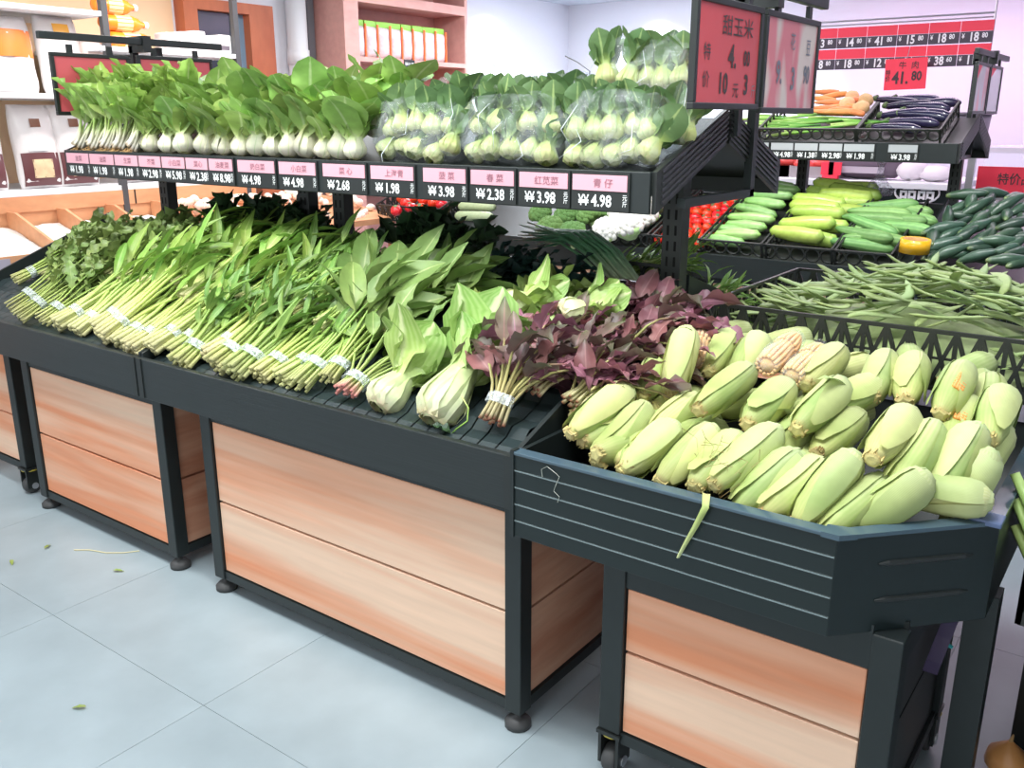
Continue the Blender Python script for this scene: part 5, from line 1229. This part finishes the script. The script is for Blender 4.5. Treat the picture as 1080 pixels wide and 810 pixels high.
# ------------------------------------------------------------------ bok choy family
def choy_leaf(H, seed, Rb=.030, Wp=.040, Wl=.085, split=.40, flare=.07, ruffle=.06):
    rn = random.Random(seed); fl_ = flare*rn.uniform(.5,1.3); ph = rn.uniform(0,6); Wl *= rn.uniform(.85,1.15); Hh = H*rn.uniform(.88,1.08)
    def wd(u):
        if u < .12: return Wp*(.72+.28*u/.12)
        if u < split: f = (u-.12)/(split-.12); return Wp*(1-.52*f*f*(3-2*f))
        f = (u-split)/(1-split); return Wp*.48*(1-f)+Wl*max(0, sin(pi*f**.8))**.55 if f < .999 else .006
    def rad(u):
        if u < .14: return Rb*(.45+.55*sin(u/.14*pi/2))
        if u < split: f = (u-.14)/(split-.14); return Rb*(1-.45*f)
        f = (u-split)/(1-split); return Rb*.55+fl_*f**1.4
    def f(u, v):
        s = 2*v-1; w = wd(u); r = rad(u)
        cur = min(1.2, w/2/max(.014, r+.010))
        a = s*cur; rr = max(.014, r+.010)
        x = rr*sin(a); y = r + rr*(cos(a)-1)*(1 if u < split else .35) + ruffle*w*sin(u*15+ph+s*2)*abs(s)*(0 if u < split else 1)
        z = Hh*u - (.25*fl_*((u-split)/(1-split))**3 if u > split else 0)
        if u == 0: z += .004*abs(s)
        return Vector((x, y, z)), u, s
    return MB().grid(12, 4, f)
M_NAI = plantmat('white_bok_choy', [(0, srgb(228,220,190)), (.06, srgb(228,224,204)), (.28, srgb(224,224,190)), (.40, srgb(186,202,128)), (.52, srgb(150,180,92)), (1, srgb(140,174,94))], vein=srgb(190,206,150), veinw=.10, rnd=.30, hue=.02)
M_SHANG = plantmat('green_bok_choy', [(0, srgb(198,196,150)), (.08, srgb(200,204,146)), (.34, srgb(178,192,116)), (.45, srgb(136,160,88)), (.55, srgb(98,128,76)), (1, srgb(96,126,80))], vein=srgb(160,182,116), veinw=.10, rnd=.14)
M_MUST = plantmat('mustard_green', [(0, srgb(214,196,160)), (.05, srgb(226,226,190)), (.3, srgb(214,224,166)), (.5, srgb(180,204,120)), (.75, srgb(140,176,86)), (1, srgb(126,164,78))], vein=srgb(220,228,176), veinw=.22, rnd=.12, stripe=(srgb(200,216,150), 26, .28))
def choy_set(m, n, H, seed, **k): return [choy_leaf(H, seed+i, **k).mesh('leaf', m, True) for i in range(n)]
NAI = choy_set(M_NAI, 9, .25, 10, ruffle=.12, flare=.085); SHA = choy_set(M_SHANG, 5, .19, 30, Rb=.026, Wp=.046, Wl=.066, split=.42, flare=.035)
MUS = choy_set(M_MUST, 5, .36, 50, Rb=.036, Wp=.085, Wl=.14, split=.45, flare=.06, ruffle=.12); CHX = choy_set(M_MUST, 4, .24, 70, Rb=.034, Wp=.070, Wl=.10, split=.42, flare=.07, ruffle=.14)
def choy(label, group, lvs, n, loc, d, roll, scale, rn, name='bok_choy', inner=3, wide=1.0):
    t = thing(name, label, 'vegetable', loc, group, aim(d, roll)); t.scale = (scale*wide, scale*wide, scale)
    for i in range(n):
        link('leaf', rn.choice(lvs), t, (0,0,0), Quaternion((0,0,1), i*2*pi/n + rn.uniform(-.25,.25)), rn.uniform(.92,1.08))
    for i in range(inner):
        q = Quaternion((0,0,1), i*2*pi/inner + .5); o = link('leaf', rn.choice(lvs), t, (0,0,0), q, (.7,.7,.84))
    return t
ZU0, YU0 = 1.392, YU
def shelf_z(y): return ZU0 + .395*(y-YU0)
rc = random.Random(9)
for i, px in enumerate((158,176,195,214,233,252,270,288,305,322,340,357,374)):
    p = at_y(px, 165, YU+.045); p.z = shelf_z(p.y)+.012
    choy('white stemmed bok choy standing %s in the front row of the upper shelf' % ORD[i], 'front row of white bok choy', NAI, 6, p, (rc.uniform(-.2,.25), .18, 1), rc.uniform(0,6), rc.uniform(.74,.92), rc, wide=1.7)
for i, px in enumerate((172,190,208,228,248,268,288,308,328,350,372,396)):
    p = at_y(px, 150, YU+.17); p.z = shelf_z(p.y)+.03
    choy('white stemmed bok choy, %s in the second row of the upper shelf' % ORD[i], 'second row of white bok choy', NAI, 6, p, (rc.uniform(-.25,.25), .15, 1), rc.uniform(0,6), rc.uniform(.74,.92), rc, wide=1.6)
for i, px in enumerate((205,232,262,292,330,362,395,420)):
    p = at_y(px, 135, YU+.30); p.z = shelf_z(p.y)+.02
    choy('white stemmed bok choy, %s in the rear row of the upper shelf' % ORD[i], 'rear row of white bok choy', NAI, 5, p, (rc.uniform(-.25,.25), .1, 1), rc.uniform(0,6), rc.uniform(.78,.95), rc, wide=1.5)
# spring garlic with roots at the left end
M_GARL = plantmat('spring_garlic_stalk', [(0, srgb(214,190,150)), (.1, srgb(236,230,214)), (.45, srgb(226,226,190)), (.7, srgb(176,200,120)), (1, srgb(140,176,80))], trans=.1, rnd=.1)
ML_GT = lm('pale_top_leaf', srgb(196,212,140), srgb(158,192,96), srgb(206,216,160), rnd=.15)
KINDS['garlic'] = dict(st=M_GARL, lv=leaves('leaf', ML_GT, specs(6,.15,.072,'ovate',.9,.3,.3,801)), r=.0068, ns=12, nl=1, spread=.22)
M_ROOT = mat('brown_roots', srgb(176,140,90), .8)
for i, px in enumerate((84,98,112,126,140)):
    p = at_y(px, 160, YU+.05); p.z = shelf_z(p.y)+.022
    t = bunch('spring_onion_bunch', 'white stalked root vegetable bunch with brown roots, %s from the shelf end' % ORD[i], 'vegetable', 'rooted bunches on the upper shelf', p, (.42, .30, .80), .17, 'garlic', 7000+i, tape=False, w0=.030, droop=.02)
    rb = MB()
    for k in range(26):
        a = rc.uniform(0,6.28); q = rc.uniform(.005,.03); s0 = Vector((q*cos(a), q*sin(a)*.6, .0))
        rb.tube([s0, s0+Vector((rc.uniform(-.015,.015), -.012, -.008)), s0+Vector((rc.uniform(-.03,.03), -.03, -.016))], .0008, 3)
    part('root_hairs', rb, M_ROOT, t)
for i, px in enumerate((110,140,168,195)):
    p = at_y(px, 140, YU+.2); p.z = shelf_z(p.y)+.02
    bunch('spring_onion_bunch', 'white stalked vegetable bunch, %s in the row behind the rooted ones' % ORD[i], 'vegetable', 'rooted bunches behind', p, (.12, .2, .9), .20, 'garlic', 7100+i, tape=False, droop=.02)
# bagged green bok choy
M_BAG = film_mat('clear_bag', .115, nscale=15)
def film_bag(label, c, w, d, h, seed, rot=0.):
    rn = random.Random(seed); ph = [rn.uniform(0,6) for _ in range(6)]
    def f(u, v):
        a = 2*pi*v; el = -pi/2+pi*u
        ce, se = cos(el), sin(el)
        sp = lambda x, e: math.copysign(abs(x)**e, x)
        x = w/2*sp(ce,.45)*sp(cos(a),.5); y = d/2*sp(ce,.45)*sp(sin(a),.5); z = h/2*sp(se,.55)
        k = 1 + .05*sin(5*a+ph[0]+3*u) + .04*sin(9*a+ph[1]) + .05*sin(7*u*pi+ph[2]+2*a)
        return Vector((x*k, y*k, h/2 + z*(1+.06*sin(4*a+ph[3])))), u, v
    t = thing('plastic_bag', label, 'bag', c, 'clear bags of bok choy', Euler((radians(-14),0,rot)).to_quaternion())
    part('bag_film', MB().grid(16, 28, f), M_BAG, t, True)
    cr = MB()                                     # gathered corner creases
    for k in range(3):
        a = rn.uniform(-.9,.9)*w/2; z0 = rn.uniform(.25,.9)*h; y0 = -d/2*.96
        cr.tube([(a, y0, z0), (a+rn.uniform(-.04,.04), y0-.006, z0-rn.uniform(.03,.08)), (a+rn.uniform(-.06,.06), y0, z0-rn.uniform(.06,.12))], [.0005,.0011,.0004], 4)
    part('film_creases', cr, mat('film_crease', (.8,.86,.88), .1, spec=1), t, True, kind='stuff')
    return t
def choy_pack(label, pxa, pxb, Y, zoff, rows, h, seed, blabel):
    rn = random.Random(seed); xa = at_y(pxa, 170, Y).x; xb = at_y(pxb, 170, Y).x; w = xb-xa
    k = 0
    for (n, dy, dz, lean) in rows:
        for i in range(n):
            x = xa + w*(i+.5)/n + rn.uniform(-.008,.008); y = Y+dy
            choy('%s, %s from lower left' % (label, ORD[min(k,19)]), 'bagged green bok choy', SHA, 5, (x, y+rn.uniform(-.015,.02), shelf_z(Y)+zoff+dz+rn.uniform(-.004,.022)), (rn.uniform(-.4,.3), lean*rn.uniform(.5,1.3), 1), rn.uniform(0,6), rn.uniform(.68,.82), rn, 'green_bok_choy', 1, wide=1.75); k += 1
    film_bag(blabel, ((xa+xb)/2, Y+.05, shelf_z(Y)+zoff-.012), w*1.05, .20, h, seed)
rows2 = [(5, 0, .012, 1.1), (5, .03, .075, .35)]
choy_pack('small green bok choy in the leftmost clear bag', 396, 482, YU+.06, 0, rows2, .205, 81, 'leftmost clear bag of bok choy at the shelf front')
choy_pack('small green bok choy in the middle clear bag', 488, 584, YU+.06, 0, rows2, .21, 82, 'middle clear bag of bok choy at the shelf front')
choy_pack('small green bok choy in the rightmost clear bag', 592, 690, YU+.06, 0, rows2, .215, 83, 'rightmost clear bag of bok choy at the shelf front')
rows1 = [(5, .0, .03, .25)]
choy_pack('small green bok choy in the left rear bag', 452, 536, YU+.26, .0, rows1, .19, 84, 'rear clear bag of bok choy next to the loose ones')
choy_pack('small green bok choy in the rear middle bag', 540, 628, YU+.26, .0, rows1, .19, 85, 'rear clear bag of bok choy in the middle')
choy_pack('small green bok choy in the top bag', 632, 722, YU+.22, .105, rows1, .20, 86, 'clear bag of bok choy stacked on top at the right end')
choy_pack('small green bok choy in the bag at the shelf end', 698, 730, YU+.20, -.02, [(2,0,.02,.3),(1,.04,.09,.2)], .24, 87, 'clear bag of bok choy slumping over the shelf end')
# big greens lying at the front of the lower tray
rg = random.Random(13)
choy('pale green mustard green with a hollow cut base lying at the front', None, CHX, 7, at_y(397,430,1.655), (.05,.80,.46), .5, 1.15, rg, 'mustard_green', wide=1.35)
choy('largest mustard green with broad pale ribs lying beside the ribbed mat', None, MUS, 7, at_y(453,444,1.655), (.02,.80,.56), 1.2, 1.05, rg, 'mustard_green', wide=1.6)
for i, (px, py, lab) in enumerate(((528,322,'left'),(590,330,'right'))):
    p = at_y(px, py, 2.04)
    choy('white bulbed mustard green wrapped in film behind the amaranth, %s one' % lab, 'white bulbed greens', CHX, 7, p, (.5,.75,.08), 1.0+i, .8, rg, 'mustard_green', wide=1.5)
# scallions and small greens on the far side
KS = plantmat('scallion_leaf', [(0, srgb(200,214,170)), (.25, srgb(120,176,130)), (1, srgb(84,156,122))], trans=.1, rough=.35)
rs = random.Random(17)
for i in range(5):
    p0 = at_y(552+6*i, 246+3*i, 2.75); p2 = at_y(640+8*i, 292+2*i, 2.55); p1 = (p0+p2)/2 + Vector((0,0,.05+.01*i))
    t = thing('scallion_bunch', 'bunch of dark green scallions arching behind the kale, %s from the back' % ORD[i], 'vegetable', p2, 'scallion bunches'); b = MB()
    for k in range(9):
        o = Vector((rs.uniform(-.02,.02), rs.uniform(-.03,.03), rs.uniform(-.01,.02))); e = Vector((rs.uniform(-.04,.04), rs.uniform(-.05,.05), rs.uniform(-.02,.03)))
        b.tube([p2+o*.6, p2.lerp(p1,.5)+o+Vector((0,0,.015)), p1+o, p1.lerp(p0,.5)+o+e*.5, p0+e+o], [.005,.006,.0055,.0045,.002], 5)
    part_w('scallion_stalks', b, KS, t, smooth=True)
crate('black ringed crate of small leafy greens behind the purple amaranth', at_y(612,300,2.62), .34, .3, .09, -.3, 'ring', 'fblr', None, step=.06)
for i, (px, py) in enumerate(((640,282),(660,278),(680,272),(700,270),(735,308),(748,316),(672,288))):
    p = at_y(px, py+10, 2.70); bunch('water_spinach_bunch', 'small green sprig bunch behind the slotted post, %s from the left' % ORD[i], 'vegetable', 'small greens behind the post', p, (.4,.5,.1), .12, 'water', 8000+i, tape=False, spread=.9, nl=2, scale=.6)

# ------------------------------------------------------------------ lower right corner and floor litter
t = crate('dark side tray of green stalks beyond the corn tray corner', (-.14, 1.86, .60), .5, .5, .12, 0, 'x', 'fl', None)
for i in range(9):
    p = at_y(1068+4*(i % 3), 560+9*i, 1.98+.02*(i % 3)); 
    place('celery_stalk', 'thick pale green celery stalk in the tray beyond the corn corner', 'vegetable', 'celery stalks at the right edge', [('s', me_ce)], p + Vector((.07,0,-.03)), aim((.45,-.15,-.75)) @ Quaternion((0,1,0), -pi/2), 1.0)
t = thing('onion', 'round orange brown onion on the floor at the lower right corner', 'onion', tuple(at_z(1062,802,.05)))
part('onion_bulb', MB().lathe([(.004,-.05),(.03,-.042),(.05,-.01),(.045,.02),(.02,.042),(.006,.055)], 14), mat('onion_skin', srgb(214,150,90), .35, noise=.2), t, True)
part('onion_neck', MB().tube([(0,0,.05),(.004,0,.075)], [.006,.002], 6), mat('onion_dry', srgb(190,150,100), .7), t)
t = thing('dark_bin', 'dark bin with crumpled wrapping under the stand at lower right', 'bin', (.16, 2.13, 0))
tag(link('side_stand', MB().box(-.15,.8,2.36,3.3,0,.60).mesh('side_stand', M_BLACK2)), 'plain black side stand beyond the corn tray corner', 'stand')  # black box added to keep the space beside the corn tray dark
part('bin_body', MB().lathe([(.17,0),(.20,.36),(.19,.36),(.16,.02)], 16), M_BLACK2, t, True)
part('crumpled_wrap', MB().ball((0,0,.36), .15, 12, 8, (1,1,.5), .35), mat('crumpled_plastic', (.25,.22,.24), .15), t)
ML_LITTER = lm('fallen_leaf', srgb(150,160,90), srgb(140,160,80), srgb(170,180,110))
me_fl = blade(.05,.018,'lance',.4,.2,.1,seed=3).mesh('leaf', ML_LITTER, True)
for px, py, lab in ((12,591,'fallen green leaf scrap on the floor at the left edge'),(119,602,'fallen yellow green leaf scrap below the drawers'),(91,746,'dry brown leaf scrap on the floor near the bottom'),(47,579,'pale petal scrap on the floor left of the long stem')):
    p = at_z(px, py, .004); t = thing('fallen_leaf', lab, 'leaf', p, None); link('leaf_blade', me_fl, t, (0,0,.002), Quaternion((0,0,1), R.uniform(0,6)) @ Quaternion((1,0,0), pi/2-.1), .8)
pts = [at_z(x, y, .003) for x, y in ((78,580),(95,580),(112,583),(130,583),(147,581))]
t = thing('dry_grass_stem', 'long pale dry stem lying on the floor tiles', 'stem', pts[0]); part_w('stem', MB().tube(pts, .002, 5), mat('dry_stem', srgb(214,204,160), .7), t)
# ------------------------------------------------------------------ small leftovers
for i, (a, b) in enumerate((((519,67),(534,84)), ((596,59),(622,75)))):
    p0, p1 = at_y(a[0], a[1], 2.47), at_y(b[0], b[1], 2.47)
    t = thing('wire_hook', 'thin dark wire sticking up behind the bagged bok choy, %s one' % ('left','right')[i], 'wire', p1, 'wires behind the bags')
    part_w('wire', MB().tube([p0, p0.lerp(p1,.5)+Vector((0,0,.004)), p1, Vector((p1.x,p1.y,1.52))], .0016, 5), M_BLACK2, t)
p = on_b(926, 206, .06)
t = thing('crumpled_bag', 'crumpled purple tinted plastic bag standing behind the luffas', 'bag', p)
part('bag_film', MB().lathe([(.07,0),(.085,.03),(.05,.07),(.022,.12),(.014,.16),(.03,.20)], 14, None, lambda u, a: 1+.16*sin(5*a+u*6)), film_mat('purple_film', .35, (.72,.62,.76), .15, 30), t, True)
